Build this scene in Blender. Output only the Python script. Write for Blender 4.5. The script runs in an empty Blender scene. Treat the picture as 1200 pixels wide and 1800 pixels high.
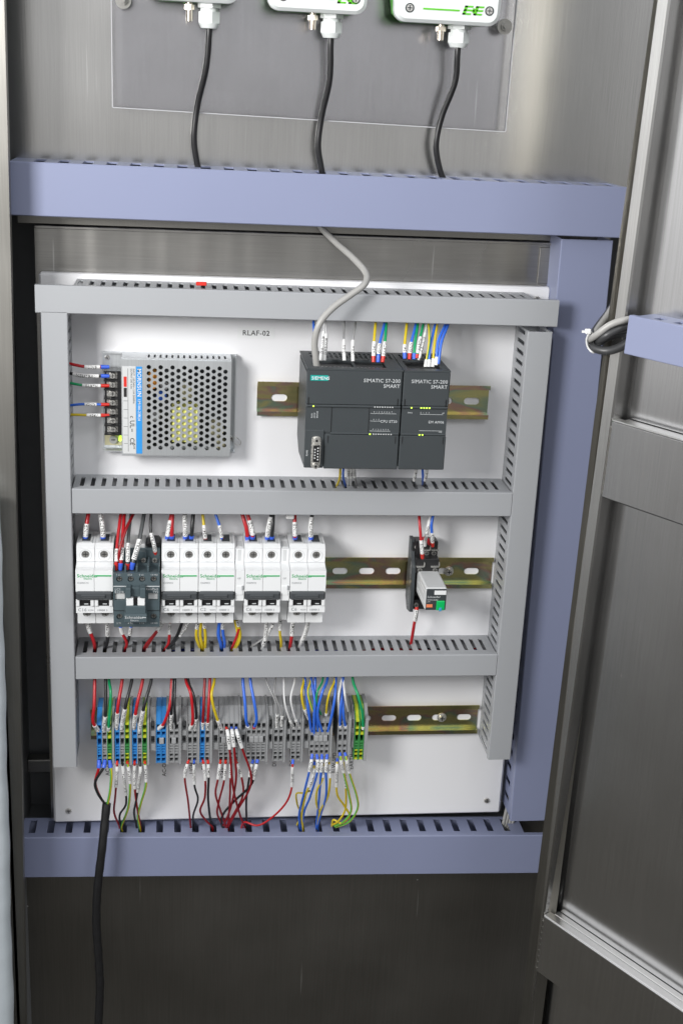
import bpy, bmesh, math, random
from mathutils import Vector, Matrix, Euler
random.seed(7)
scene = bpy.context.scene
COL = scene.collection
MM = 0.001

# ------------------------------------------------------------------ camera
CAM_LOC = Vector((0.135516, -1.249106, 0.785119))
CAM_ROT = Euler((1.246832, -0.046439, -0.115697), 'XYZ')
FPX = 2254.8                      # focal length in pixels of the 1200 x 1800 photograph
cam_d = bpy.data.cameras.new('camera')
cam = bpy.data.objects.new('camera', cam_d)
COL.objects.link(cam)
cam.location = CAM_LOC
cam.rotation_euler = CAM_ROT
cam_d.sensor_fit = 'VERTICAL'
cam_d.sensor_height = 36.0
cam_d.lens = FPX / 1800 * 36.0
cam_d.clip_start = 0.02
cam_d.clip_end = 100
scene.camera = cam

# ------------------------------------------------------------------ surroundings light (workshop: bright above, dim floor)
world = bpy.data.worlds.new('World')
scene.world = world
world.use_nodes = True
wn = world.node_tree.nodes; wl = world.node_tree.links
for n in list(wn): wn.remove(n)
w_out = wn.new('ShaderNodeOutputWorld'); w_bg = wn.new('ShaderNodeBackground')
w_tc = wn.new('ShaderNodeTexCoord'); w_sep = wn.new('ShaderNodeSeparateXYZ'); w_r = wn.new('ShaderNodeValToRGB')
w_m = wn.new('ShaderNodeMath'); w_m.operation = 'MULTIPLY_ADD'; w_m.inputs[1].default_value = .5; w_m.inputs[2].default_value = .5
wl.new(w_tc.outputs['Generated'], w_sep.inputs[0]); wl.new(w_sep.outputs['Z'], w_m.inputs[0])
wl.new(w_m.outputs[0], w_r.inputs[0]); wl.new(w_r.outputs[0], w_bg.inputs[0]); wl.new(w_bg.outputs[0], w_out.inputs[0])
cr = w_r.color_ramp
cr.elements[0].position = .0; cr.elements[0].color = (.05, .047, .042, 1)
cr.elements[1].position = 1.0; cr.elements[1].color = (.80, .82, .85, 1)
for pos, c in ((.19, (.060, .056, .048, 1)), (.28, (.072, .070, .064, 1)), (.36, (.15, .147, .142, 1)), (.44, (.46, .455, .45, 1)), (.50, (.72, .72, .72, 1)), (.60, (.90, .91, .93, 1))):
    e = cr.elements.new(pos); e.color = c
# surroundings brightened towards the left, added for the door's reflections
w_x = wn.new('ShaderNodeMapRange'); w_x.inputs[1].default_value = -1; w_x.inputs[2].default_value = -.45; w_x.inputs[3].default_value = 2.2; w_x.inputs[4].default_value = .86
wl.new(w_sep.outputs['X'], w_x.inputs[0]); wl.new(w_x.outputs[0], w_bg.inputs[1])

def area(name, loc, target, size, size_y, power, color):
    d = bpy.data.lights.new(name, 'AREA'); d.shape = 'RECTANGLE'; d.size = size; d.size_y = size_y
    d.energy = power; d.color = color
    o = bpy.data.objects.new(name, d); COL.objects.link(o)
    o.location = loc
    o.rotation_euler = (Vector(target) - Vector(loc)).to_track_quat('-Z', 'Y').to_euler()
    return o
key = area('key_light', (-.58, -1.05, .96), (.28, 0, .88), .36, .42, 10.4, (1, .99, .975))  # soft key lamp added at front left; it is no window
key.data.spread = math.radians(125)
area('fill_light', (.80, -1.25, 1.65), (.25, 0, .75), .5, .5, 7.4, (.98, .99, 1))

scene.view_settings.view_transform = 'Standard'
scene.view_settings.look = 'None'
scene.view_settings.exposure = 0.0
scene.view_settings.gamma = 1.0
scene.cycles.max_bounces = 8

# ------------------------------------------------------------------ geometry helpers (all coordinates in millimetres)
RM = CAM_ROT.to_matrix()
def P(px, py, Y):
    """point on the plane y = Y (mm) seen at photograph pixel px, py"""
    d = RM @ Vector(((px - 600) / FPX, -(py - 900) / FPX, -1.0))
    t = (Y * MM - CAM_LOC.y) / d.y
    return (CAM_LOC + d * t) / MM

class MB:
    def __init__(s): s.v = []; s.f = []; s.m = []; s.sm = []; s.t = Matrix.Identity(4)
    def add(s, vs, fs, mi=0, smooth=False, fn=None):
        o = len(s.v)
        for p in vs:
            p = Vector(p)
            if fn: p = Vector(fn(p))
            s.v.append(s.t @ p)
        for i, f in enumerate(fs):
            s.f.append([o + k for k in f]); s.m.append(mi[i] if isinstance(mi, list) else mi); s.sm.append(smooth)
        return s
    def box(s, x0, x1, y0, y1, z0, z1, mi=0, b=0.0, fn=None):
        if x1 < x0: x0, x1 = x1, x0
        if y1 < y0: y0, y1 = y1, y0
        if z1 < z0: z0, z1 = z1, z0
        b = min(b, (x1-x0)*.45, (y1-y0)*.45, (z1-z0)*.45)
        if b <= 0:
            vs = [(x, y, z) for x in (x0, x1) for y in (y0, y1) for z in (z0, z1)]
            fs = [(0,1,3,2),(4,6,7,5),(0,4,5,1),(2,3,7,6),(0,2,6,4),(1,5,7,3)]
            return s.add(vs, fs, mi, False, fn)
        X = (x0, x1); Y = (y0, y1); Z = (z0, z1); vs = []; idx = {}
        for i in (0,1):
            for j in (0,1):
                for k in (0,1):
                    si, sj, sk = 1-2*i, 1-2*j, 1-2*k
                    for a in range(3):
                        p = [X[i]+si*b, Y[j]+sj*b, Z[k]+sk*b]
                        p[a] = (X[i], Y[j], Z[k])[a]
                        idx[(i,j,k,a)] = len(vs); vs.append(tuple(p))
        fs = []
        for a in range(3):
            for e in (0,1):
                q = []
                for (u, w) in ((0,0),(1,0),(1,1),(0,1)):
                    c = [0,0,0]; c[a] = e; c[(a+1)%3] = u; c[(a+2)%3] = w
                    q.append(idx[(c[0],c[1],c[2],a)])
                fs.append(q if e else q[::-1])
        for a in range(3):
            b1, b2 = (a+1)%3, (a+2)%3
            for u in (0,1):
                for w in (0,1):
                    c0 = [0,0,0]; c0[b1] = u; c0[b2] = w; c1 = list(c0); c1[a] = 1
                    q = [idx[(*c0, b1)], idx[(*c1, b1)], idx[(*c1, b2)], idx[(*c0, b2)]]
                    fs.append(q)
        for i in (0,1):
            for j in (0,1):
                for k in (0,1): fs.append([idx[(i,j,k,0)], idx[(i,j,k,1)], idx[(i,j,k,2)]])
        return s.add(vs, fs, mi, False, fn)
    def cyl(s, a, b, r0, r1=None, n=16, mi=0, smooth=True, cap=True):
        a = Vector(a); b = Vector(b); r1 = r0 if r1 is None else r1
        d = (b-a).normalized(); u = d.orthogonal().normalized(); w = d.cross(u)
        vs = []
        for i in range(n):
            t = 2*math.pi*i/n; q = u*math.cos(t)+w*math.sin(t)
            vs += [a+q*r0, b+q*r1]
        s.add(vs, [(2*i, 2*((i+1)%n), 2*((i+1)%n)+1, 2*i+1) for i in range(n)], mi, smooth and n > 6)
        if cap:
            s.add([vs[2*i] for i in range(n)], [list(range(n))[::-1]], mi); s.add([vs[2*i+1] for i in range(n)], [list(range(n))], mi)
        return s
    def ring(s, a, b, ri, ro, n=20, mi=0):
        a = Vector(a); b = Vector(b); d = (b-a).normalized(); u = d.orthogonal().normalized(); w = d.cross(u); vs = []
        for i in range(n):
            t = 2*math.pi*i/n; q = u*math.cos(t)+w*math.sin(t); vs += [a+q*ro, b+q*ro, b+q*ri, a+q*ri]
        fs = []
        for i in range(n):
            j = (i+1) % n
            for k in range(4): fs.append((4*i+k, 4*j+k, 4*j+(k+1)%4, 4*i+(k+1)%4))
        return s.add(vs, fs, mi)
    def prism(s, poly, axis, a, b, mi=0, fn=None):
        """poly: 2D points; axis 'x': (y,z), 'y': (x,z), 'z': (x,y)"""
        def mk(p, c): return {'x': (c, p[0], p[1]), 'y': (p[0], c, p[1]), 'z': (p[0], p[1], c)}[axis]
        n = len(poly); vs = [mk(p, a) for p in poly] + [mk(p, b) for p in poly]
        fs = [list(range(n))[::-1], [n+i for i in range(n)]] + [(i, (i+1)%n, n+(i+1)%n, n+i) for i in range(n)]
        return s.add(vs, fs, mi, False, fn)
    def tube(s, path, r, n=8, mi=0, stripe=None, cap=True):
        N = len(path); vs = []
        for i, p in enumerate(path):
            t = (path[min(i+1, N-1)] - path[max(i-1, 0)]).normalized()
            nn = frame_n(t); bb = t.cross(nn); rr = r[i] if isinstance(r, list) else r
            for k in range(n):
                a = 2*math.pi*k/n; vs.append(p + (nn*math.cos(a) + bb*math.sin(a))*rr)
        fs = []; ms = []
        for i in range(N-1):
            for k in range(n):
                fs.append((i*n+k, i*n+(k+1)%n, (i+1)*n+(k+1)%n, (i+1)*n+k)); ms.append(stripe if stripe is not None and k in (0, 1, 5) else mi)
        s.add(vs, fs, ms, True)
        if cap: s.add(vs[:n], [list(range(n))], mi); s.add(vs[-n:], [list(range(n))], mi)
        return s
    def sheet(s, outer, holes, t, fn, mi=0):
        vs, fs = plate2d(outer, holes, t)
        return s.add(vs, fs, mi, False, fn)
    def text(s, st, size, o, u, v, mi=0, align='L', bold=0, fn=None):
        vs, fs, w = text_mesh(st)
        off = {'L': 0, 'C': -w/2, 'R': -w}[align]
        o = Vector(o); u = Vector(u); v = Vector(v)
        return s.add([o + u*((p[0]+off)*size) + v*(p[1]*size) for p in vs], fs, mi)
    def build(s, name, mat, parent=None, origin=None, recalc=True):
        """link as ONE mesh object; vertices given in the root's space unless origin (mm, world) is given"""
        o = Vector(origin) if origin is not None else Vector((0,0,0))
        me = bpy.data.meshes.new(name)
        me.from_pydata([(p-o)*MM for p in s.v], [], s.f)
        mats = mat if isinstance(mat, (list, tuple)) else [mat]
        for m in mats: me.materials.append(m)
        me.polygons.foreach_set('material_index', [min(i, len(mats)-1) for i in s.m])
        me.polygons.foreach_set('use_smooth', s.sm)
        if recalc:
            bm = bmesh.new(); bm.from_mesh(me); bmesh.ops.recalc_face_normals(bm, faces=bm.faces); bm.to_mesh(me); bm.free()
        me.update()
        ob = bpy.data.objects.new(name, me); COL.objects.link(ob)
        if parent is not None: ob.parent = parent
        elif origin is not None: ob.location = o*MM
        return ob

def frame_n(t):
    ref = Vector((0, -1, 0)); n = ref - t*ref.dot(t)
    if n.length < .15:
        ref = Vector((0, -.3, 1)); n = ref - t*ref.dot(t)
    return n.normalized()

_pc = {}
def plate2d(outer, holes, t):
    key = (tuple(outer), tuple(tuple(h) for h in holes), t)
    if key in _pc: return _pc[key]
    cu = bpy.data.curves.new('c', 'CURVE'); cu.dimensions = '2D'; cu.fill_mode = 'BOTH'; cu.extrude = t/2
    for poly in [outer]+list(holes):
        sp = cu.splines.new('POLY'); sp.points.add(len(poly)-1)
        for i, p in enumerate(poly): sp.points[i].co = (p[0], p[1], 0, 1)
        sp.use_cyclic_u = True
    ob = bpy.data.objects.new('c', cu); COL.objects.link(ob)
    dg = bpy.context.evaluated_depsgraph_get(); me = ob.evaluated_get(dg).to_mesh()
    r = ([tuple(v.co) for v in me.vertices], [tuple(p.vertices) for p in me.polygons])
    ob.evaluated_get(dg).to_mesh_clear(); bpy.data.objects.remove(ob); bpy.data.curves.remove(cu)
    _pc[key] = r
    return r
_tc = {}
def text_mesh(st):
    if st in _tc: return _tc[st]
    cu = bpy.data.curves.new('t', 'FONT'); cu.body = st; cu.size = 1.38; cu.resolution_u = 2; cu.offset = .012; cu.space_character = 1.06
    ob = bpy.data.objects.new('t', cu); COL.objects.link(ob)
    dg = bpy.context.evaluated_depsgraph_get(); me = ob.evaluated_get(dg).to_mesh()
    vs = [tuple(v.co) for v in me.vertices]; fs = [tuple(p.vertices) for p in me.polygons]
    ob.evaluated_get(dg).to_mesh_clear(); bpy.data.objects.remove(ob); bpy.data.curves.remove(cu)
    w = max([v[0] for v in vs]) if vs else 0
    _tc[st] = (vs, fs, w)
    return _tc[st]
def stadium(cx, cy, w, h, n=6):
    r = h/2; pts = []
    for i in range(n+1):
        a = -math.pi/2 + math.pi*i/n; pts.append((cx+w/2-r+r*math.cos(a), cy+r*math.sin(a)))
    for i in range(n+1):
        a = math.pi/2 + math.pi*i/n; pts.append((cx-w/2+r+r*math.cos(a), cy+r*math.sin(a)))
    return pts
def circle(cx, cy, r, n=12): return [(cx+r*math.cos(2*math.pi*i/n), cy+r*math.sin(2*math.pi*i/n)) for i in range(n)]
def rect(x0, x1, y0, y1): return [(x0,y0),(x1,y0),(x1,y1),(x0,y1)]
def rrect(x0, x1, y0, y1, r, n=4):
    pts = []
    for cx, cy, a0 in ((x1-r, y0+r, -90), (x1-r, y1-r, 0), (x0+r, y1-r, 90), (x0+r, y0+r, 180)):
        for i in range(n+1):
            a = math.radians(a0+90*i/n); pts.append((cx+r*math.cos(a), cy+r*math.sin(a)))
    return pts
def spline(pts, step=2.0):
    pts = [Vector(p) for p in pts]
    if len(pts) == 2: pts = [pts[0], (pts[0]+pts[1])/2, pts[1]]
    ext = [pts[0]*2-pts[1]] + pts + [pts[-1]*2-pts[-2]]
    out = []
    for i in range(1, len(ext)-2):
        p0, p1, p2, p3 = ext[i-1:i+3]; n = max(2, int((p2-p1).length/step))
        for k in range(n):
            t = k/n
            out.append(.5*((2*p1)+(p2-p0)*t+(2*p0-5*p1+4*p2-p3)*t*t+(3*p1-p0-3*p2+p3)*t**3))
    out.append(pts[-1]); return out
def cut(path, a, b):
    """piece of a path between arc lengths a and b"""
    L = [0]
    for i in range(1, len(path)): L.append(L[-1]+(path[i]-path[i-1]).length)
    b = min(b, L[-1])
    def at(s):
        for i in range(1, len(L)):
            if s <= L[i]:
                k = (s-L[i-1])/max(1e-6, L[i]-L[i-1]); return path[i-1].lerp(path[i], k)
        return path[-1].copy()
    return [at(a)] + [path[i] for i in range(len(L)) if a+.3 < L[i] < b-.3] + [at(b)], at

def thing(name, label, cat, loc, group=None, kind=None):
    o = bpy.data.objects.new(name, None); COL.objects.link(o)
    o.empty_display_size = .01
    o.location = Vector(loc)*MM; o['label'] = label; o['category'] = cat
    if group: o['group'] = group
    if kind: o['kind'] = kind
    return o
def tag(o, label=None, cat=None, group=None, kind=None):
    if label: o['label'] = label
    if cat: o['category'] = cat
    if group: o['group'] = group
    if kind: o['kind'] = kind
    return o
def copy_tree(o, parent=None):
    c = o.copy(); COL.objects.link(c)
    if parent is not None: c.parent = parent
    for ch in [x for x in o.children]: copy_tree(ch, c)
    return c

# ------------------------------------------------------------------ materials
def mat(name, color, rough=.5, metal=0.0, var=.06, scale=60, bump=.0, bscale=400, stretch=None, rvar=0.0, spec=None, coat=0.0):
    m = bpy.data.materials.new(name); m.use_nodes = True; nt = m.node_tree; b = nt.nodes['Principled BSDF']; L = nt.links
    b.inputs['Base Color'].default_value = (*color, 1); b.inputs['Roughness'].default_value = rough; b.inputs['Metallic'].default_value = metal
    if coat: b.inputs['Coat Weight'].default_value = coat; b.inputs['Coat Roughness'].default_value = .15
    tc = nt.nodes.new('ShaderNodeTexCoord'); mp = nt.nodes.new('ShaderNodeMapping'); L.new(tc.outputs['Object'], mp.inputs[0])
    if stretch: mp.inputs['Scale'].default_value = stretch
    nz = nt.nodes.new('ShaderNodeTexNoise'); nz.inputs['Scale'].default_value = scale; nz.inputs['Detail'].default_value = 4
    L.new(mp.outputs[0], nz.inputs['Vector'])
    if var:
        mx = nt.nodes.new('ShaderNodeMix'); mx.data_type = 'RGBA'
        mx.inputs[6].default_value = (*[c*(1-var) for c in color], 1); mx.inputs[7].default_value = (*[min(1, c*(1+var)) for c in color], 1)
        L.new(nz.outputs[0], mx.inputs[0]); L.new(mx.outputs[2], b.inputs['Base Color'])
    if rvar:
        mr = nt.nodes.new('ShaderNodeMapRange'); mr.inputs[1].default_value = .3; mr.inputs[2].default_value = .7
        mr.inputs[3].default_value = max(.02, rough-rvar); mr.inputs[4].default_value = rough+rvar
        L.new(nz.outputs[0], mr.inputs[0]); L.new(mr.outputs[0], b.inputs['Roughness'])
    if bump:
        n2 = nt.nodes.new('ShaderNodeTexNoise'); n2.inputs['Scale'].default_value = bscale; n2.inputs['Detail'].default_value = 2
        L.new(mp.outputs[0], n2.inputs['Vector'])
        bp = nt.nodes.new('ShaderNodeBump'); bp.inputs['Strength'].default_value = bump; bp.inputs['Distance'].default_value = .0005
        L.new(n2.outputs[0], bp.inputs['Height']); L.new(bp.outputs[0], b.inputs['Normal'])
    return m
def steel(name, color, rough, brush=(1, 1, .02), amp=.15, wave=.35, waves=5.0, smudge=.25, wz=1.0):
    """brushed sheet steel: fine grain one way, soft unevenness of the sheet, smudges and scratches"""
    m = bpy.data.materials.new(name); m.use_nodes = True; nt = m.node_tree; b = nt.nodes['Principled BSDF']; L = nt.links; N = nt.nodes.new
    b.inputs['Metallic'].default_value = 1.0
    tc = N('ShaderNodeTexCoord'); mp = N('ShaderNodeMapping'); mp.inputs['Scale'].default_value = brush; L.new(tc.outputs['Object'], mp.inputs[0])
    g = N('ShaderNodeTexNoise'); g.inputs['Scale'].default_value = 900; g.inputs['Detail'].default_value = 3; L.new(mp.outputs[0], g.inputs['Vector'])
    sm = N('ShaderNodeTexNoise'); sm.inputs['Scale'].default_value = 5; sm.inputs['Detail'].default_value = 4; sm.inputs['Roughness'].default_value = .5
    L.new(tc.outputs['Object'], sm.inputs['Vector'])
    w = N('ShaderNodeTexNoise'); w.inputs['Scale'].default_value = waves; w.inputs['Detail'].default_value = 1; mw = N('ShaderNodeMapping'); mw.inputs['Scale'].default_value = (1, 1, wz); L.new(tc.outputs['Object'], mw.inputs[0]); L.new(mw.outputs[0], w.inputs['Vector'])
    mx = N('ShaderNodeMix'); mx.data_type = 'RGBA'
    mx.inputs[6].default_value = (*[c*(1-amp) for c in color], 1); mx.inputs[7].default_value = (*[min(1, c*(1+amp)) for c in color], 1)
    L.new(g.outputs[0], mx.inputs[0])
    m2 = N('ShaderNodeMix'); m2.data_type = 'RGBA'; m2.blend_type = 'MULTIPLY'; m2.inputs[0].default_value = smudge
    L.new(mx.outputs[2], m2.inputs[6]); L.new(sm.outputs[0], m2.inputs[7])
    vo = N('ShaderNodeTexVoronoi'); vo.inputs['Scale'].default_value = 14; L.new(tc.outputs['Object'], vo.inputs['Vector'])
    lt = N('ShaderNodeMath'); lt.operation = 'LESS_THAN'; lt.inputs[1].default_value = .013; L.new(vo.outputs['Distance'], lt.inputs[0])
    ms = N('ShaderNodeMapping'); ms.inputs['Rotation'].default_value = (0, .75, 0); ms.inputs['Scale'].default_value = (1, 1, .035); L.new(tc.outputs['Object'], ms.inputs[0])
    sc_ = N('ShaderNodeTexNoise'); sc_.inputs['Scale'].default_value = 260; sc_.inputs['Detail'].default_value = 1; L.new(ms.outputs[0], sc_.inputs['Vector'])
    gt = N('ShaderNodeMapRange'); gt.inputs[1].default_value = .77; gt.inputs[2].default_value = .82; gt.inputs[3].default_value = 0; gt.inputs[4].default_value = .35; L.new(sc_.outputs[0], gt.inputs[0])
    ad = N('ShaderNodeMath'); ad.operation = 'MAXIMUM'; L.new(lt.outputs[0], ad.inputs[0]); L.new(gt.outputs[0], ad.inputs[1])
    m3 = N('ShaderNodeMix'); m3.data_type = 'RGBA'; m3.inputs[7].default_value = (.9, .9, .88, 1); L.new(ad.outputs[0], m3.inputs[0]); L.new(m2.outputs[2], m3.inputs[6]); L.new(m3.outputs[2], b.inputs['Base Color'])
    mr = N('ShaderNodeMapRange'); mr.inputs[1].default_value = 0; mr.inputs[2].default_value = 1; mr.inputs[3].default_value = rough*.7; mr.inputs[4].default_value = rough*1.4
    L.new(sm.outputs[0], mr.inputs[0]); L.new(mr.outputs[0], b.inputs['Roughness'])
    b1 = N('ShaderNodeBump'); b1.inputs['Strength'].default_value = wave; b1.inputs['Distance'].default_value = .02; L.new(w.outputs[0], b1.inputs['Height'])
    b2 = N('ShaderNodeBump'); b2.inputs['Strength'].default_value = .12; b2.inputs['Distance'].default_value = .0002; L.new(g.outputs[0], b2.inputs['Height'])
    L.new(b1.outputs[0], b2.inputs['Normal']); L.new(b2.outputs[0], b.inputs['Normal'])
    return m
M = {}
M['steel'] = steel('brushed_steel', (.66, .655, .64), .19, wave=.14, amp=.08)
M['steel_v'] = steel('door_steel', (.55, .55, .555), .21, brush=(1, 1, .01), wave=.22, waves=4)
M['steel_shaded'] = steel('dull_shaded_steel', (.25, .24, .22), .40, wave=.0, smudge=.08)  # darker copy of the wall steel, the dark floor reflection put into its colour
M['steel_edge'] = steel('polished_steel', (.62, .615, .60), .24, wave=.05, waves=10)
M['lip'] = steel('highlight_lip_steel', (.80, .79, .77), .30, wave=.0, smudge=.1)  # paler steel, the bright reflection on the rib ledges put into the colour
M['frame'] = steel('frame_steel', (.36, .35, .325), .36, wave=.1)
M['post'] = steel('post_steel', (.24, .23, .205), .4, wave=.0)
M['carrier'] = steel('carrier_steel', (.44, .43, .41), .28, brush=(.02, 1, 1), wave=.14, waves=30, wz=.05)
M['dark'] = mat('shaded_interior', (.16, .165, .172), .4, var=.1)  # stainless interior coloured dark, its shade put into the colour
M['white'] = mat('white_enamel', (.76, .76, .775), .38, var=.02, scale=8, bump=.06, bscale=500)
M['grey_pvc'] = mat('grey_duct_plastic', (.345, .355, .37), .42, var=.03, scale=15, bump=.04, bscale=300)
M['blue_pvc'] = mat('blue_duct_plastic', (.225, .250, .372), .38, var=.03, scale=10, bump=.04, bscale=300)
M['psu'] = steel('psu_aluminium', (.72, .745, .76), .42, wave=.0, smudge=.1)
M['plc'] = mat('dark_grey_plastic', (.043, .050, .054), .45, var=.05, bump=.15, bscale=1500)
M['plc2'] = mat('darker_grey_plastic', (.034, .040, .044), .5, var=.05, bump=.1, bscale=1500)
M['black'] = mat('black_plastic', (.012, .012, .013), .35, var=.2)
M['rubber'] = mat('black_cable_sheath', (.014, .014, .015), .33, var=.3, scale=200, bump=.1)
M['mcb'] = mat('white_breaker_plastic', (.74, .75, .755), .33, var=.02, scale=30)
M['mcb2'] = mat('light_grey_breaker_plastic', (.56, .57, .57), .4, var=.03)
M['smoke'] = mat('smoked_toggle_bar', (.06, .065, .07), .15, var=.05)
M['screw'] = mat('screw_steel', (.66, .65, .62), .3, .8, var=.3, scale=900, rvar=.1)
M['darkscrew'] = mat('dark_screw_steel', (.30, .295, .28), .35, .7, var=.3, scale=900)
M['brass'] = mat('nickel_plated_brass', (.75, .68, .58), .2, 1.0, var=.05)
M['green_print'] = mat('green_print', (.0, .36, .09), .5, var=0)
M['black_print'] = mat('black_print', (.015, .015, .015), .5, var=0)
M['grey_print'] = mat('grey_print', (.30, .31, .32), .5, var=0)
M['pale_print'] = mat('pale_print', (.52, .54, .55), .5, var=0)
M['term'] = mat('grey_terminal_plastic', (.29, .295, .30), .45, var=.04, bump=.05)
M['jump'] = mat('jumper_grey_plastic', (.33, .335, .34), .45)
M['tblue'] = mat('blue_terminal_plastic', (.035, .22, .55), .4, var=.05)
M['tyel'] = mat('yellow_terminal_plastic', (.50, .55, .03), .4, var=.05)
M['tgreen'] = mat('green_terminal_plastic', (.05, .25, .07), .4, var=.1)
M['contactor'] = mat('slate_contactor_plastic', (.066, .092, .103), .4, var=.04)
M['sleeve'] = mat('white_marker_sleeve', (.74, .74, .73), .4, var=.02)
M['acryl_white'] = mat('sensor_white', (.66, .69, .68), .35, var=.02)
M['sensor_green'] = mat('sensor_green', (.12, .50, .06), .35, var=.03)
M['cab2'] = mat('dark_grey_cable_sheath', (.045, .046, .048), .38, var=.25, scale=120)
M['cable_grey'] = mat('grey_cable_sheath', (.34, .335, .32), .4, var=.06)
M['teal'] = mat('teal_nameplate', (.0, .33, .30), .4, var=0)
M['pcb'] = mat('pale_circuit_board', (.45, .42, .27), .5, var=.1)
M['film'] = mat('white_protective_film', (.52, .57, .60), .3, var=.04, scale=20, bump=.25, bscale=30, stretch=(1, 1, 4))
for k, c in {'red': (.45, .012, .018), 'darkred': (.26, .008, .012), 'blue': (.035, .14, .62), 'yellow': (.62, .47, .02), 'green': (.01, .30, .11),
             'wblack': (.016, .017, .019), 'wwhite': (.62, .62, .62), 'wgrey': (.30, .30, .30), 'dgrey': (.075, .08, .083), 'ygreen': (.10, .42, .06),
             'navy': (.02, .03, .22), 'ferr_blue': (.05, .13, .66), 'ferr_red': (.60, .03, .02), 'ferr_black': (.02, .02, .02)}.items():
    M[k] = mat('wire_'+k, c, .32, var=.1, scale=150)
def emis(name, col, st):
    m = bpy.data.materials.new(name); m.use_nodes = True; b = m.node_tree.nodes['Principled BSDF']
    b.inputs['Base Color'].default_value = (*col, 1); b.inputs['Emission Color'].default_value = (*col, 1); b.inputs['Emission Strength'].default_value = st
    return m
M['led'] = emis('lit_green_led', (.60, 1.0, .08), 1.3)
def zinc():
    m = bpy.data.materials.new('yellow_zinc_plating'); m.use_nodes = True; nt = m.node_tree; b = nt.nodes['Principled BSDF']; L = nt.links
    tc = nt.nodes.new('ShaderNodeTexCoord'); mp = nt.nodes.new('ShaderNodeMapping'); mp.inputs['Scale'].default_value = (10, 60, 26); L.new(tc.outputs['Object'], mp.inputs[0])
    nz = nt.nodes.new('ShaderNodeTexNoise'); nz.inputs['Scale'].default_value = 1.4; nz.inputs['Detail'].default_value = 3; nz.inputs['Distortion'].default_value = .8
    L.new(mp.outputs[0], nz.inputs['Vector']); r = nt.nodes.new('ShaderNodeValToRGB'); L.new(nz.outputs[0], r.inputs[0]); c = r.color_ramp
    c.elements[0].position = .25; c.elements[0].color = (.34, .38, .17, 1); c.elements[1].position = .8; c.elements[1].color = (.72, .66, .30, 1)
    for p, q in ((.38, (.52, .47, .22, 1)), (.47, (.62, .54, .25, 1)), (.53, (.56, .36, .30, 1)), (.58, (.36, .48, .36, 1)), (.66, (.62, .60, .28, 1))):
        e = c.elements.new(p); e.color = q
    L.new(r.outputs[0], b.inputs['Base Color']); b.inputs['Metallic'].default_value = 1.0; b.inputs['Roughness'].default_value = .24
    return m
M['zinc'] = zinc()
def acrylic():
    m = bpy.data.materials.new('clear_acrylic'); m.use_nodes = True; nt = m.node_tree; b = nt.nodes['Principled BSDF']; L = nt.links
    b.inputs['Base Color'].default_value = (.90, .90, .93, 1); b.inputs['Transmission Weight'].default_value = 1.0; b.inputs['IOR'].default_value = 1.47
    tc = nt.nodes.new('ShaderNodeTexCoord'); nz = nt.nodes.new('ShaderNodeTexNoise'); nz.inputs['Scale'].default_value = 40; nz.inputs['Detail'].default_value = 7
    L.new(tc.outputs['Object'], nz.inputs['Vector']); mr = nt.nodes.new('ShaderNodeMapRange'); mr.inputs[1].default_value = .35; mr.inputs[2].default_value = .75
    mr.inputs[3].default_value = .02; mr.inputs[4].default_value = .13; L.new(nz.outputs[0], mr.inputs[0]); L.new(mr.outputs[0], b.inputs['Roughness'])
    return m
M['acrylic'] = acrylic()
M['cut_edge'] = mat('sawn_acrylic_edge', (.42, .42, .44), .25, var=.1, scale=300)

# ------------------------------------------------------------------ cabinet shell
WALL = 17.0     # y of the visible sheet steel behind the blue trunking
cab = thing('control_cabinet', 'large stainless steel control cabinet standing open around the white mounting plate', 'cabinet', (240, 20, -300))
O = (240, 20, -300)
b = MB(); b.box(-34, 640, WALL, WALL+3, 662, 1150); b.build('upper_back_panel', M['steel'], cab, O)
b = MB(); b.box(-34, 640, WALL, WALL+3, -420, -18); b.build('lower_back_panel', M['steel_shaded'], cab, O)
b = MB(); b.box(-34, 640, 84, 87, -30, 700); b.build('inner_back_panel', M['dark'], cab, O)
b = MB(); b.box(-37, -34, -75, 133, -420, 1150); b.build('side_panel', M['dark'], cab, O)
b = MB(); b.box(640, 643, -120, 133, -420, 1150); b.build('side_panel', M['dark'], cab, O)
for za in (663, -30):
    b = MB(); b.box(-34, 640, 20.5, 130, za, za+3); b.build('shelf_flange', M['dark'], cab, O)
b = MB(); b.box(-20, 560, 14.5, WALL-.5, 643.5, 654, b=1); b.build('cross_rail', M['frame'], cab, O)
b = MB(); b.box(-34, 560, 60, 75, 28, 44, b=1); b.build('cross_rail', M['frame'], cab, O)
# steel carrier sheet behind the white plate, its upper part shows
b = MB(); b.box(-4, 505.5, 13.5, 15, -6, 640); b.box(-4, 505.5, 11, 15.3, 640, 643, b=.6); b.box(488, 506, 11.6, 13.3, 602, 638, b=.5)
b.build('carrier_sheet', M['carrier'], cab, O)
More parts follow.
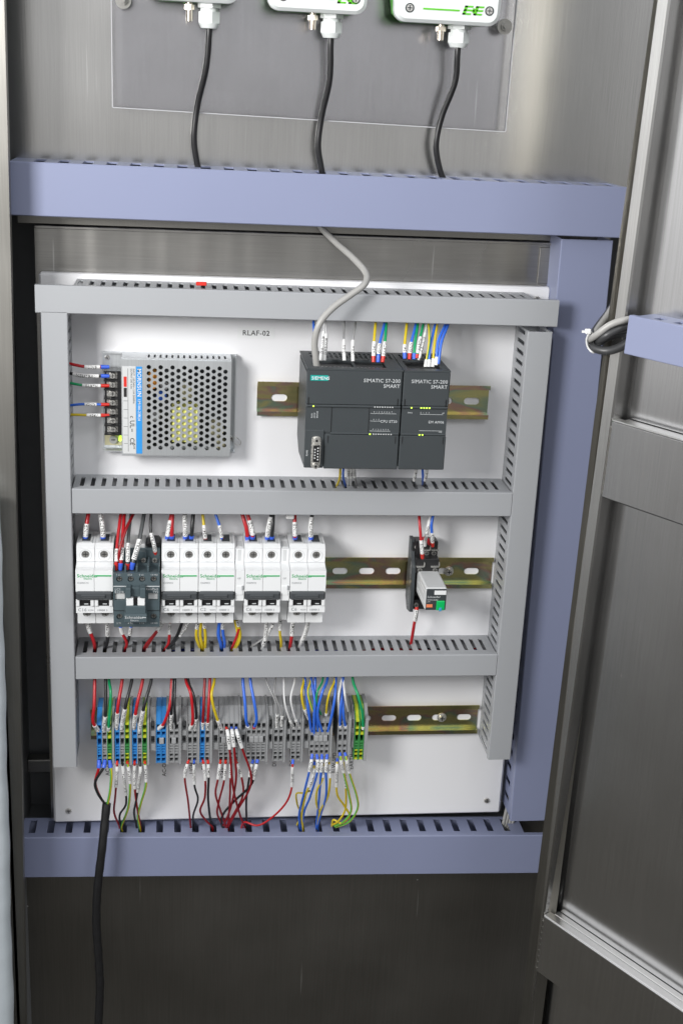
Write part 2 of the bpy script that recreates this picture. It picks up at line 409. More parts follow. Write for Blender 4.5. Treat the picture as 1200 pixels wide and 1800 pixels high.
# left front post (leans a little, as in the photograph)
b = MB()
pl = [P(x, y, -75) for x, y in ((8, 0), (18, 400), (29, 900), (37, 1250), (46, 1800))]
prof = [(p.x, p.z) for p in pl]; t0 = prof[0]; t1 = prof[-1]
prof = [(t0[0]-.6, t0[1]+60)] + prof + [(t1[0]-.6, t1[1]-60)]
for i in range(len(prof)-1):
    (xa, za), (xb, zb) = prof[i], prof[i+1]
    vs = [(xa, -75, za), (xb, -75, zb), (-90, -75, zb), (-90, -75, za), (xa-1.5, -50, za), (xb-1.5, -50, zb), (-90, -50, zb), (-90, -50, za)]
    b.add(vs, [(0,1,2,3), (0,4,5,1)]); b.add(vs, [(4,7,6,5)], 1)  # back faces coloured dark to give the wall a dark reflected band
b.build('front_post', [M['frame'], M['dark']], cab, O, recalc=False)
b = MB()
pr = [P(x, y, -186) for x, y in ((1148, 0), (1083, 450), (1043, 740), (1005, 1050), (961, 1400), (912, 1800))]
prof = [(p.x, p.z) for p in pr]; prof = [(prof[0][0]+2, prof[0][1]+60)] + prof + [(prof[-1][0]-2, prof[-1][1]-60)]
for i in range(len(prof)-1):
    (xa, za), (xb, zb) = prof[i], prof[i+1]
    vs = [(xa, -186, za), (xb, -186, zb), (xb+24, -186, zb), (xa+24, -186, za), (xa+16, -150, za), (xb+16, -150, zb), (xb+24, -150, zb), (xa+24, -150, za)]
    b.add(vs, [(0,1,2,3), (0,4,5,1), (4,7,6,5)])
b.build('front_post', M['post'], cab, O, recalc=False)

# film-wrapped panel edge at the far left, nearer to the viewer
b = MB(); rows = []
NZ = 90
for i in range(NZ+1):
    t = i/NZ; y = 880 + t*980
    x = -2 + 25*t + .8*math.sin(t*23) + .6*math.sin(t*71+1) + (3 if t > .12 else t*25)
    p = P(x, y, -105); rows.append(p)
vs = []
for i, p in enumerate(rows):
    w = .35*math.sin(i*1.7)+.3*math.sin(i*.63)
    vs += [(p.x, -105+w, p.z), (p.x-7, -112+w*.6, p.z), (p.x-16, -114, p.z), (p.x-60, -114, p.z), (p.x-1.5, -90, p.z), (p.x-60, -90, p.z)]
fs = []
for i in range(NZ):
    a = 6*i; c = a+6
    for k0, k1 in ((0,1),(1,2),(2,3),(3,5),(5,4),(4,0)): fs.append((a+k0, a+k1, c+k1, c+k0))
fs.append((0,1,2,3,5,4)); fs.append(tuple(6*NZ+k for k in (0,1,2,3,5,4)))
b.add(vs, fs, 0, True)
fo = rows[-1]
tag(b.build('film_wrapped_panel', M['film'], None, (fo.x, -105, fo.z)), 'panel edge wrapped in wrinkled pale protective film beside the left cabinet post', 'panel')

# ------------------------------------------------------------------ white mounting plate
mp_ = thing('mounting_plate', 'white enamelled mounting plate carrying all the grey trunking and devices', 'mounting plate', (250, 0, 0))
b = MB(); b.box(0, 500, 0, 13, 0, 600, b=2.2); b.build('plate', M['white'], mp_, (250, 0, 0))
def pan_screw(x, z, y, parent, o, r=3.6, m='screw'):
    q = MB(); q.cyl((x, y, z), (x, y-1.6, z), r, r*.8, 16); q.box(x-r*.55, x+r*.55, y-1.75, y-1.55, z-.28, z+.28, 1); q.box(x-.28, x+.28, y-1.78, y-1.52, z-r*.55, z+r*.55, 1)
    return q.build('screw', [M[m], M['black']], parent, o)
for x, z in ((16, 15), (483, 17), (486, 588)): pan_screw(x, z, 0, mp_, (250, 0, 0))
# printed stickers
def sticker(px0, py0, text, label, size, vertical, w=None, h=None):
    p = P(px0, py0, 0)
    L_ = text_mesh(text)[2]*size
    t = thing('label_sticker', label, 'label', (p.x, -0.2, p.z), 'stickers on the mounting plate')
    q = MB()
    o = (p.x, -.2, p.z)
    if vertical:
        q.box(p.x-size*1.35, p.x+size*.45, -.35, -.1, p.z-2, p.z+L_+2); q.build('backing', M['white'], t, o)
        q = MB(); q.text(text, size, (p.x, -.5, p.z), (0,0,1), (-1,0,0))
    else:
        q.box(p.x-5, p.x+L_+5, -.35, -.1, p.z-size*.6, p.z+size*1.6); q.build('backing', M['mcb'], t, o)
        q = MB(); q.text(text, size, (p.x, -.5, p.z), (1,0,0), (0,0,1))
    q.build('lettering', M['black_print'], t, o, recalc=False)
sticker(426, 589, 'RLAF-02', 'white sticker printed RLAF-02 above the perforated power supply', 5.2, False)
for x, y, s, lb in ((193, 1363, 'AC-IN', 'vertical sticker reading AC under the leftmost terminal trio'),
                    (292, 1364, 'AC-OUT', 'vertical sticker reading AC-OUT under the blue terminal pair'),
                    (340, 1360, 'LIGHT', 'vertical sticker reading LIGHT under the grey terminal pair'),
                    (361, 1353, 'EMO', 'vertical sticker reading EMO under the blue and grey terminal pair'),
                    (394, 1368, '+24V', 'vertical sticker reading 24V under the red bottom wires'),
                    (447, 1368, '24V2', 'vertical sticker reading 24V2 under the four grey terminals with two black wires'),
                    (485, 1347, 'DI', 'vertical sticker reading DI under the terminals with thin grey wires'),
                    (515, 1347, 'DO', 'vertical sticker reading DO under the terminal with one red wire'),
                    (589, 1359, 'BLW-SPD', 'vertical sticker reading BLW-SPD right of the blue wire cluster'),
                    (620, 1352, 'EARTH', 'vertical sticker reading EARTH under the yellow and green terminals')):
    sticker(x, y, s, lb, 4.4, True)

# ------------------------------------------------------------------ slotted trunking
def duct(name, label, cat, org, S, T, L, W, D, pitch, sw, d0, d1, m, s_body=(0, None), group=None, phase=4.0, smax=None, lip=6, walls=(0, 1), ov=1.1):
    """org: world mm of the corner at the back; S along, T across, depth towards the viewer"""
    S = Vector(S).normalized(); T = Vector(T).normalized(); N = Vector((0, -1, 0)); org = Vector(org)
    t = thing(name, label, cat, org, group)
    def W3(p): return org + S*p[0] + T*p[1] + N*p[2]
    s0, s1 = s_body[0], (s_body[1] if s_body[1] else L)
    q = MB(); q.box(s0, s1, 0, W, 0, 1.4, fn=W3); q.build('base', m, t, org)
    for wi in walls:
        holes = []; s = s0+phase
        while s+sw < (smax or s1)-2:
            holes.append(rrect(s, s+sw, d0, d1, .8, 2)); s += pitch
        tt = .7 if wi == 0 else W-.7
        q = MB(); q.sheet(rect(s0, s1, 1.4, D-1.2), holes, 1.4, lambda p, tt=tt: W3((p[0], tt+p[2], p[1]))); q.build('slotted_wall', m, t, org)
    q = MB()
    prof = [(-ov, D-lip), (-ov, D-.9), (-ov+.8, D), (W+ov-.8, D), (W+ov, D-.9), (W+ov, D-lip), (W+.05, D-lip), (W+.05, D-1.3), (-.05, D-1.3), (-.05, D-lip)]
    vs = [(0, a, c) for a, c in prof] + [(L, a, c) for a, c in prof]; n = len(prof)
    fs = [(i, (i+1)%n, n+(i+1)%n, n+i) for i in range(n)]
    for k in (0, n): fs += [(k+0,k+1,k+8,k+9), (k+1,k+2,k+3,k+4,k+7,k+8), (k+4,k+5,k+6,k+7)]
    q.add(vs, fs, 0, False, W3); q.build('lid', m, t, org)
    return t
GD = 52
G = 'grey slotted trunking around and across the mounting plate'
g = M['grey_pvc']
duct('wiring_duct', 'grey horizontal trunking along the top of the white plate, wider than the rest', 'cable trunking', (2, 0, 572), (1, 0, -.002), (0, 0, 1), 492, 23.5, GD, 10.35, 4.2, 9, 38, g, (34, 470), G, 3)
duct('wiring_duct', 'grey vertical trunking down the left side of the white plate', 'cable trunking', (7.5, 0, 99), (.001, 0, 1), (1, 0, 0), 473, 22, GD, 10.35, 4.2, 9, 38, g, (0, None), G)
duct('wiring_duct', 'grey vertical trunking down the right side of the white plate', 'cable trunking', (467, 0, 99), (0, 0, 1), (1, 0, 0), 466, 22.5, GD, 10.35, 4.2, 9, 38, g, (0, None), G)
duct('wiring_duct', 'grey horizontal trunking between the controller row and the breaker row', 'cable trunking', (31.5, 0, 377.5), (1, 0, 0), (0, 0, 1), 434, 23, GD, 10.35, 4.2, 9, 38, g, (0, None), G, 6)
duct('wiring_duct', 'grey horizontal trunking between the breaker row and the terminal row', 'cable trunking', (31.5, 0, 200), (1, 0, 0), (0, 0, 1), 434, 22.5, GD, 9.9, 4.2, 9, 38, g, (0, None), G, 6)
GB = 'blue slotted trunking fixed to the steel cabinet'
bl = M['blue_pvc']
tl, tr, b0, b1 = P(15, 281, -41), P(1105, 331, -41), P(20, 380, -41), P(1095, 417, -41)
ty = (tl+tr)/2; by = (b0+b1)/2; tv = Vector((tr.x-tl.x, 0, (tr.z-tl.z+b1.z-b0.z)/2))
duct('blue_wiring_duct', 'blue horizontal trunking under the sensor cables above the white plate', 'cable trunking', (tl.x, WALL-.5, by.z-tv.z/2+.6), tv, (0, 0, 1), tv.length, ty.z-by.z-1.2, 58, 21.5, 9.5, 8, 50, bl, (0, None), GB, 20, ov=.6, lip=5)
bd = (Vector((543, 0, -14)) - Vector((-30, 0, -1)))
duct('blue_wiring_duct', 'blue horizontal trunking below the white plate, crossed by the thick black cable', 'cable trunking', (-33, WALL-2, -50), bd, (0, 0, 1), 594, 48, 41, 19.6, 7.4, 4, 30, bl, (0, 558), GB, 7)
va = P(988, 420, -28); vb = P(898, 1443, -28); vd = (va-vb)
duct('blue_wiring_duct', 'blue vertical trunking right of the white plate, partly behind the door', 'cable trunking', (vb.x, WALL-.5, vb.z), vd, (1, 0, 0), vd.length, 49.5, 45, 19.6, 7.6, 6, 26, bl, (0, None), GB, 12, smax=330)

# ------------------------------------------------------------------ mounting rails
def rail(x0, x1, zc, label, slots, screws=()):
    t = thing('mounting_rail', label, 'rail', (x0, 0, zc), 'yellow zinc mounting rails')
    o = (x0, 0, zc)
    q = MB()
    holes = [stadium(s, 0, 16, 7.2) for s in slots]
    q.sheet(rect(x0, x1, -13, 13), holes, 1.1, lambda p: (p[0], -.75+p[2], zc+p[1]))
    for sg in (-1, 1):
        prof = [(-.2, 13), (-7.4, 13), (-7.4, 17.4), (-6.3, 17.4), (-6.3, 14.1), (-.2, 14.1)]
        q.prism([(a, zc+sg*c) for a, c in prof], 'x', x0, x1)
    q.build('rail', M['zinc'], t, o)
    for s in screws:
        r_ = MB(); r_.cyl((s, -1.3, zc), (s, -2.0, zc), 5.2, n=20); r_.cyl((s, -2.0, zc), (s, -4.6, zc), 3.9, 3.1, 16); r_.box(s-2.4, s+2.4, -4.8, -4.5, zc-.5, zc+.5, 1); r_.box(s-.5, s+.5, -4.83, -4.48, zc-2.4, zc+2.4, 1)
        r_.build('screw', [M['screw'], M['black']], t, o)
rail(210, 445, 483, 'short yellow zinc rail holding the dark grey controller', [232+28*k for k in range(8)], (400,))
rail(36, 464.5, 297.5, 'long yellow zinc rail behind the breakers and the relay', [49+28.1*k for k in range(15) if not 412 < 49+28.1*k < 425]+[414], (418,))
rail(42, 463, 124, 'long yellow zinc rail behind the terminal row', [56+28*k for k in range(15)], (423,))

# ------------------------------------------------------------------ power supply
def power_supply():
    o = (59, 0, 429); t = thing('power_supply', 'perforated grey metal power supply with blue striped label and seven screw terminals', 'power supply', o)
    X0, X1, Z0, Z1 = 59, 188.5, 428.5, 526; F = -30
    q = MB(); q.box(X0, X1, -.3, -1.8, Z0, Z1); q.box(X0, X1, -1.8, -14, Z0, Z0+1.2); q.box(X0, X0+20, -1.8, -6, Z1-1.2, Z1); q.box(X1-1.2, X1, -1.8, -9, Z0, Z1)
    q.build('base', M['psu'], t, o)
    cx0, cx1 = 78.2, 183
    holes = []
    for i in range(14):
        for j in range(14):
            z = Z0+9.2+j*6.15+(3.07 if i % 2 else 0)
            if z < Z1-6: holes.append(circle(104.3+i*5.62, z, 2.15, 10))
    q = MB(); q.sheet(rect(cx0, cx1, Z0+1.4, Z1-1.2), holes, 1.1, lambda p: (p[0], F+.6+p[2], p[1]))
    th = [rrect(104+i*5.62-1, 104+i*5.62+1, -24, -8, .8, 2) for i in range(14)]
    q.sheet(rect(cx0, cx1, F+1.2, -1.8), th, 1.0, lambda p: (p[0], p[1], Z1-.7+p[2]))
    q.box(cx0, cx1, F+1.2, -14.2, Z0+.4, Z0+1.4); q.box(cx0, cx0+1, F+1.2, -14, Z0+1.4, Z1-1.2); q.box(cx1-1, cx1, F+1.2, -1.8, Z0+1.4, Z1-1.2)
    q.build('perforated_cover', M['psu'], t, o)
    # inside: board, transformer, capacitors
    q = MB(); q.box(80, 181, -4, -5.4, Z0+4, Z1-4); q.build('circuit_board', M['plc2'], t, o)
    q = MB(); q.box(126, 152, -5.4, -27, Z0+14, Z0+50, b=1); q.build('transformer', mat('transformer_tape', (.80, .78, .22), .4), t, o)
    for x, z, r, m in ((108, 500, 5, 'orange'), (108, 508, 4.5, 'orange'), (119, 498, 4, 'wgrey'), (166, 500, 8, 'black'), (166, 480, 8, 'black'), (116, 487, 5, 'blue'),
                       (170, 455, 7, 'pcb'), (112, 450, 7, 'black'), (110, 466, 5, 'wgrey'), (140, 492, 7, 'pcb'), (145, 508, 6, 'black'), (174, 440, 5, 'pcb')):
        if m == 'orange':
            if 'orange' not in M: M['orange'] = mat('orange_capacitor', (.75, .30, .03), .4)
        q = MB(); q.cyl((x, -5.4, z), (x, -24, z), r, n=16); q.build('capacitor', M[m], t, o)
    # label
    y = F-.15
    q = MB(); q.box(79.2, 91.8, y-.1, F+.1, Z0+3, Z1-8); q.build('white_label', M['mcb2'], t, o)
    blue = mat('label_blue', (.03, .27, .66), .4, var=0)
    q = MB(); q.box(92.2, 97.8, y-.1, F+.1, Z0+3, Z1-8); st = q.build('blue_label', blue, t, o)
    q = MB(); q.text('MORNSUN', 3.9, (93.4, y-.25, Z1-10), (0,0,-1), (1,0,0)); q.text('LM100-23B24', 2.6, (93.9, y-.25, Z1-40), (0,0,-1), (1,0,0)); q.build('lettering', M['mcb'], st, o, recalc=False)
    q = MB()
    q.box(80.4, 83.4, y-.2, y, Z1-28, Z1-18, 1); q.box(80.4, 83.4, y-.2, y, Z1-38, Z1-29, 0)
    for k in range(6): q.box(80.2, 84.2, y-.2, y, Z1-42-k*8.5, Z1-41.7-k*8.5, 0)
    q.box(84.3, 84.6, y-.2, y, Z0+5, Z1-10, 0)
    for k, s in enumerate(('INPUT  100-240V~ 2.0A 50/60Hz', 'OUTPUT 24V 4.5A')): q.text(s, 1.7, (89.2-k*2.3, y-.25, Z1-10), (0,0,-1), (1,0,0))
    q.text('c', 4, (86.4, y-.25, Z0+41), (0,0,-1), (1,0,0)); q.text('UL', 4.6, (86.2, y-.25, Z0+36.5), (0,0,-1), (1,0,0)); q.text('CE', 4.4, (86.2, y-.25, Z0+19), (0,0,-1), (1,0,0))
    q.text('us', 2.4, (87.5, y-.25, Z0+28), (0,0,-1), (1,0,0)); q.text('RoHS', 1.6, (89.4, y-.25, Z0+13), (0,0,-1), (1,0,0))
    red = mat('label_red', (.6, .03, .02), .4, var=0)
    q.build('lettering', [M['black_print'], red], t, o, recalc=False)
    # terminal block with seven screws
    q = MB(); tz0, tz1 = Z0+19, Z1-16; n = 7; h = (tz1-tz0)/n
    q.box(61.5, 77.6, -4, -13, tz0, tz1)
    for k in range(n+1): q.box(61, 77.6, -4, -19.5, tz0+k*h-.7, tz0+k*h+.7)
    q.box(74.5, 77.8, -4, -18, tz0, tz1)
    q.build('terminal_block', M['black'], t, o)
    for k in range(n):
        z = tz0+(k+.5)*h; q = MB(); q.box(63.4, 74, -13, -14.6, z-3.6, z+3.6, b=.4); q.cyl((69.4, -14.6, z), (69.4, -17.6, z), 3.5, 2.7, 14); q.box(67.2, 71.6, -17.8, -17.5, z-.3, z+.3, 1); q.box(69.1, 69.7, -17.83, -17.5, z-2.2, z+2.2, 1)
        q.build('terminal_screw', [M['screw'], M['black']], t, o)
    q = MB(); q.box(60.5, 78, -4, -6, Z0+4.5, Z0+18, 0); q.cyl((69, -6, Z0+10.5), (69, -8.5, Z0+10.5), 4, 4, 16, 1); q.box(67, 71, -8.7, -8.4, Z0+10, Z0+11, 2); q.build('trim_board', [M['pcb'], M['wgrey'], M['black']], t, o)
    q = MB(); q.cyl((76, -6, Z0+13), (76, -17, Z0+13), 1.7, 1.5, 12); q.build('power_led', M['led'], t, o)
    for x, z in ((63.5, Z1-6), (185.6, Z0+12)): pan_screw(x, z, -1.8, t, o, 2.6)
    q = MB(); q.tube(spline([(186, -4, Z0+12), (190, -5, Z0+14), (195, -3, Z0+8), (192, -3, Z0+5), (187, -4, Z0+9), (186, -4, Z0+12)], 1), .45, 6); q.build('earth_wire_loop', M['screw'], t, o)
power_supply()

# ------------------------------------------------------------------ controller
def controller():
    o = (250, 0, 436); Z0, Z1 = 435.5, 532.5; X0, X1 = 250.3, 340.5; F = -88
    t = thing('logic_controller', 'wide dark grey logic controller with teal nameplate and nine-pin port', 'controller', o)
    q = MB()
    side = [(-8, Z1-4), (-12, Z1-5), (F+2, Z1-5), (F+2, Z0+2), (-30, Z0), (-8, Z0+12)]
    q.prism(side, 'x', X0+.4, X1-.3); q.build('housing', M['plc'], t, o)
    # top deck with vents and terminal openings
    hs = [rrect(X0+8+4.8*k, X0+10.6+4.8*k, -40, -16, .8, 2) for k in range(17)] + [rect(X0+10, X0+45, F+8, -48), rect(X0+47, X1-14, F+8, -48)]
    q = MB(); q.sheet(rect(X0, X1, F, -8), hs, 1.6, lambda p: (p[0], p[1], Z1-.8+p[2])); q.box(X0+2, X1-2, -42, -47, Z1-5, Z1-1.7); q.build('top_deck', M['plc'], t, o)
    for a, c in ((X0+10, X0+45), (X0+47, X1-14)):
        q = MB(); q.box(a+.5, c-.5, -49, F+9, Z1-5, Z1-2.6, 0)
        n = int((c-a)/3.8)
        for k in range(n): q.cyl((a+2.5+k*3.8, -70, Z1-2.7), (a+2.5+k*3.8, -70, Z1-2.2), 1.2, n=8, mi=1)
        q.build('terminal_strip', [M['black'], M['screw']], t, o)
    zt, zm = 497, 470.5
    q = MB(); q.box(X0, X1-.2, F, F+2, zt+1, Z1-1.6, b=.9); q.build('upper_cover', M['plc'], t, o)
    q = MB(); q.box(X0+.3, X1-.4, F+1, F+3, zm+1, zt-.5); q.box(X0+.3, X1-.4, F-.8, F+2.6, zt-1.2, zt+1, b=.6); q.box(X0+24, X1-.4, F-.8, F+2.6, zm-.8, zm+1, b=.6); q.box(X0+24.5, X0+25, F+.6, F+1.2, zm+1, zt-1.2, 1); q.box(X0+60, X0+60.4, F+.6, F+1.2, zm+1, zt-1.2, 1); q.build('centre_strip', [M['plc'], M['black']], t, o)
    q = MB(); q.box(X0+19, X1-.2, F-.3, F+2, Z0+.2, zm-1, b=.9)
    q.build('lower_cover', M['plc'], t, o)
    q = MB(); q.box(X0+.3, X0+18.6, F, F+2.2, Z0+.8, zm+3, b=.6); q.build('port_panel', M['plc'], t, o)
    for x, z, h in ((X0+2, zt+1, 7), (X1-4, zt+1, 7), (X0+22, zm-9, 7), (X1-4, zm-9, 7)):
        q = MB(); q.box(x, x+.7, F-.5, F+.3, z, z+h); q.build('cover_notch', M['black'], t, o)
    # nine-pin port
    cx, cz = X0+11.2, 452; port = MB()
    port.prism(rrect(cx-4.4, cx+4.4, cz-15.5, cz+15.5, 3), 'y', F, F-1.2, 0)
    port.prism([(cx-3.6, cz-8.6), (cx+3.8, cz-9.4), (cx+3.8, cz+9.4), (cx-3.6, cz+8.6)], 'y', F-1.2, F-6, 0)
    port.prism([(cx-2.9, cz-7.8), (cx+3.1, cz-8.6), (cx+3.1, cz+8.6), (cx-2.9, cz+7.8)], 'y', F-5.8, F-6.2, 1)
    pt = port.build('serial_port', [M['screw'], M['black']], t, o)
    q = MB()
    for k in range(5): q.cyl((cx+1.4, F-6.2, cz-5.6+2.8*k), (cx+1.4, F-6.5, cz-5.6+2.8*k), .75, n=8)
    for k in range(4): q.cyl((cx-1.4, F-6.2, cz-4.2+2.8*k), (cx-1.4, F-6.5, cz-4.2+2.8*k), .75, n=8)
    q.build('pin_socket', M['mcb2'], pt, o)
    for s in (-1, 1):
        q = MB(); q.cyl((cx, F-1.2, cz+s*12.6), (cx, F-6, cz+s*12.6), 2.6, n=6, smooth=False); q.cyl((cx, F-6, cz+s*12.6), (cx, F-6.1, cz+s*12.6), 1.3, n=10, mi=1); q.build('jack_screw', [M['screw'], M['black']], pt, o)
    # print
    y = F-.3
    q = MB(); q.box(X0+3.5, X0+20, y-.1, F+.1, Z1-11.5, Z1-6.4); n_ = q.build('nameplate', M['teal'], t, o)
    q = MB(); q.text('SIEMENS', 3.1, (X0+4.6, y-.3, Z1-10.5), (1,0,0), (0,0,1)); q.build('lettering', M['mcb'], n_, o, recalc=False)
    q = MB(); q.text('SIMATIC S7-200', 3.5, (X1-2.5, y-.3, Z1-12), (1,0,0), (0,0,1), align='R'); q.text('SMART', 3.5, (X1-2.5, y-.3, Z1-17), (1,0,0), (0,0,1), align='R')
    y2 = F+.7
    q.text('CPU ST20', 2.6, (X1-3, y2, 481.5), (1,0,0), (0,0,1), align='R')
    for x, s in ((X0+7, 'RUN'), (X0+9.5, 'STOP'), (X0+12, 'ERROR')): q.text(s, 1.5, (x, y2, zt-12), (0,0,1), (-1,0,0))
    for r_, (z, n) in enumerate(((491, 10), (483.7, 4), (474, 8))):
        for k in range(n): q.text('.01234567.'[k], 1.5, (X0+62+2.4*k, y2, z), (1,0,0), (0,0,1))
        q.box(X0+61.5, X0+62+2.4*n, y2, y2+.2, z-1, z-.7)
    q.text('RS485', 1.6, (X0+3.6, F-.3, 448), (0,0,1), (-1,0,0))
    q.build('lettering', M['pale_print'], t, o, recalc=False)
    for x, z in ((X0+7.2, zt-.2), (X0+61.8, zm)):
        q = MB(); q.box(x-.7, x+.7, F-1.2, F-.7, z-.6, z+.6); q.build('status_led', M['led'], t, o)
    q = MB()
    for k in range(8): q.box(X0+64.5+2.4*k, X0+65.7+2.4*k, F-1.1, F-.7, zt-.6, zt+.4); q.box(X0+64.5+2.4*k, X0+65.7+2.4*k, F-1.1, F-.7, zm-.5, zm+.5)
    q.build('dark_led_row', M['mcb2'], t, o)
    # expansion module
    o = (341, 0, 436); X0, X1 = 341.2, 385.6
    t = thing('expansion_module', 'narrow dark grey expansion module at the right of the wide controller', 'controller module', o)
    q = MB(); q.prism(side, 'x', X0+.4, X1-.3); q.build('housing', M['plc'], t, o)
    hs = [rect(X0+5, X1-7, F+8, -44)] + [rrect(X0+5+4.8*k, X0+7.6+4.8*k, -38, -16, .8, 2) for k in range(8)]
    q = MB(); q.sheet(rect(X0, X1, F, -8), hs, 1.6, lambda p: (p[0], p[1], Z1-.8+p[2])); q.build('top_deck', M['plc'], t, o)
    q = MB(); q.box(X0+5.5, X1-7.5, F+10, -45, Z1-5, Z1-3.4, 0)
    for k in range(8): q.cyl((X0+8+k*3.8, -68, Z1-3.4), (X0+8+k*3.8, -68, Z1-3), 1.2, n=8, mi=1)
    q.build('terminal_strip', [M['black'], M['screw']], t, o)
    q = MB(); q.box(X0, X1, F, F+2, zt+1, Z1-1.6, b=.9); q.build('upper_cover', M['plc'], t, o)
    q = MB(); q.box(X0+.3, X1-.4, F+1, F+3, zm+1, zt-.5); q.box(X0+.3, X1-.4, F-.8, F+2.6, zt-1.2, zt+1, b=.6); q.box(X0+.3, X1-.4, F-.8, F+2.6, zm-.8, zm+1, b=.6); q.build('centre_strip', M['plc'], t, o)
    q = MB(); q.box(X0, X1, F-.3, F+2, Z0+.2, zm-1, b=.9); q.build('lower_cover', M['plc'], t, o)
    for x, z, h in ((X0+2, zt+1, 7), (X1-3, zt+1, 7), (X0+2, zm-9, 7), (X1-3, zm-9, 7)):
        q = MB(); q.box(x, x+.7, F-.5, F+.3, z, z+h); q.build('cover_notch', M['black'], t, o)
    q = MB(); q.text('SIMATIC S7-200', 3.5, (X1-2.5, y-.3, Z1-12), (1,0,0), (0,0,1), align='R'); q.text('SMART', 3.5, (X1-2.5, y-.3, Z1-17), (1,0,0), (0,0,1), align='R')
    q.text('EM AM06', 2.6, (X1-3, y2, 481.5), (1,0,0), (0,0,1), align='R'); q.text('DIAG', 1.3, (X0+6, y2, zt-6), (1,0,0), (0,0,1))
    for k in range(4): q.text('0123'[k], 1.5, (X0+18+2.6*k, y2, zt-6), (1,0,0), (0,0,1))
    q.box(X0+18, X0+40, y2, y2+.2, zt-7, zt-6.7); q.box(X0+18, X0+40, y2, y2+.2, zm+3.5, zm+3.8)
    q.text('AI', 1.5, (X0+39, y2, zt-6), (1,0,0), (0,0,1)); q.text('AQ', 1.5, (X0+37, y2, zm+2), (1,0,0), (0,0,1))
    q.build('lettering', M['pale_print'], t, o, recalc=False)
    for x, z in ((X0+9, zt-.2), (X0+18.3, zt-.2), (X0+21, zt-.2), (X0+23.6, zt-.2), (X0+26.2, zt-.2), (X0+18.3, zm), (X0+21.2, zm)):
        q = MB(); q.box(x-.7, x+.7, F-1.2, F-.7, z-.6, z+.6); q.build('status_led', M['led'], t, o)
controller()

# ------------------------------------------------------------------ circuit breakers
def cross_screw(x, y, z, r, parent, name='terminal_screw', m='darkscrew', o=None):
    q = MB(); q.cyl((x, y, z), (x, y-.9, z), r, r*.85, 16); q.box(x-r*.65, x+r*.65, y-1.05, y-.85, z-.32, z+.32, 1); q.box(x-.32, x+.32, y-1.08, y-.85, z-r*.65, z+r*.65, 1)
    return q.build(name, [M[m], M['black']], parent, o)
def breaker_parts(t, rating):
    """local coordinates: x 0..36 across two poles, y 0 at the plate, z relative to the rail centre"""
    for k in (0, 1):
        x0, x1 = 18*k+.15, 18*k+17.85
        q = MB()
        # side outline with recesses for screws made by a thinner face plate
        prof = [(-7, 40), (-12, 44.5), (-45, 44.5), (-50.6, 42), (-50.6, 27), (-60, 24.6), (-67.6, 24.2), (-67.6, 2), (-64, 1), (-64, -13), (-67.6, -13.4), (-67.6, -20.6), (-60, -21), (-50.6, -21), (-50.6, -38.6), (-7, -40)]
        q.prism(prof, 'x', x0, x1)
        q.build('pole_body', M['mcb'], t)
        q = MB(); q.sheet(rrect(x0+.1, x1-.1, 27.6, 41.6, .5, 1), [circle(18*k+9, 34.8, 4.0, 18)], 1.5, lambda p: (p[0], -51.4+p[2], p[1]))
        q.sheet(rrect(x0+.1, x1-.1, -38.4, -21.4, .5, 1), [circle(18*k+9.5, -27.5, 4.0, 18)], 1.5, lambda p: (p[0], -51.4+p[2], p[1]))
        q.build('terminal_cover', M['mcb'], t)
        cross_screw(18*k+9, -50.7, 34.8, 3.7, t); cross_screw(18*k+9.5, -50.7, -27.5, 3.7, t)
        q = MB(); q.ring((18*k+9, -52.1, 34.2), (18*k+9, -52.45, 34.2), 5.6, 6.0, 24); q.build('screw_rim', M['mcb2'], t)
        q = MB(); q.box(18*k+3, 18*k+15, -46, -16, 44.4, 45.4, 0); q.box(18*k+5, 18*k+13, -42, -22, 44.9, 45.7, 1); q.build('terminal_mouth', [M['mcb2'], M['plc2']], t)
        q = MB(); q.box(18*k+.3, 18*k+3.7, -64.2, -69.6, -13, -6, 0, b=.5); q.box(18*k+14.3, 18*k+17.7, -64.2, -69.6, -13, -6, 0, b=.5); q.build('toggle_cheek', M['mcb'], t)
        q = MB(); q.box(18*k+3.9, 18*k+14.1, -63, -67.5, -13.2, -5.6, 0, b=.5); q.box(18*k+8, 18*k+12, -67.7, -67.4, -11.6, -10.6, 1); q.build('toggle', [M['black'], M['pale_print']], t)
    q = MB(); q.box(.4, 35.6, -64.4, -71.5, -6.2, 2.6, 0, b=1.6); q.box(5, 29, -71, -73, -3, .6, 0, b=.8); q.build('toggle_bar', M['smoke'], t)
    q = MB()
    q.text('Schneider', 3.5, (1.6, -67.9, 17), (1,0,0), (0,0,1)); q.box(18.2, 34.6, -68, -67.5, 18, 19.2); q.text('Electric', 1.8, (8, -67.9, 14.8), (1,0,0), (0,0,1))
    q.build('green_lettering', M['green_print'], t, recalc=False)
    q = MB(); q.text('iC65N', 1.7, (1.8, -67.9, 10.5), (1,0,0), (0,0,1)); q.text(rating, 1.7, (8.5, -67.9, 10.5), (1,0,0), (0,0,1)); q.text(rating, 3.4, (2, -67.9, -18.7), (1,0,0), (0,0,1)); q.text('415V~', 1.7, (11.5, -67.9, -18.4), (1,0,0), (0,0,1)); q.text('10000 3', 2.1, (20.5, -67.9, -18.6), (1,0,0), (0,0,1))
    q.build('rating_lettering', M['grey_print'], t, recalc=False)
MZ = 299.5
GBk = 'white two-pole circuit breakers on the middle rail'
def breaker(x, rating, label, aux=False):
    if breaker.proto is None or breaker.proto[0] != rating:
        t = thing('circuit_breaker', label, 'circuit breaker', (x, 0, MZ), GBk); breaker_parts(t, rating); breaker.proto = (rating, t)
    else:
        t = copy_tree(breaker.proto[1]); t['label'] = label; t.location = Vector((x, 0, MZ))*MM
breaker.proto = None
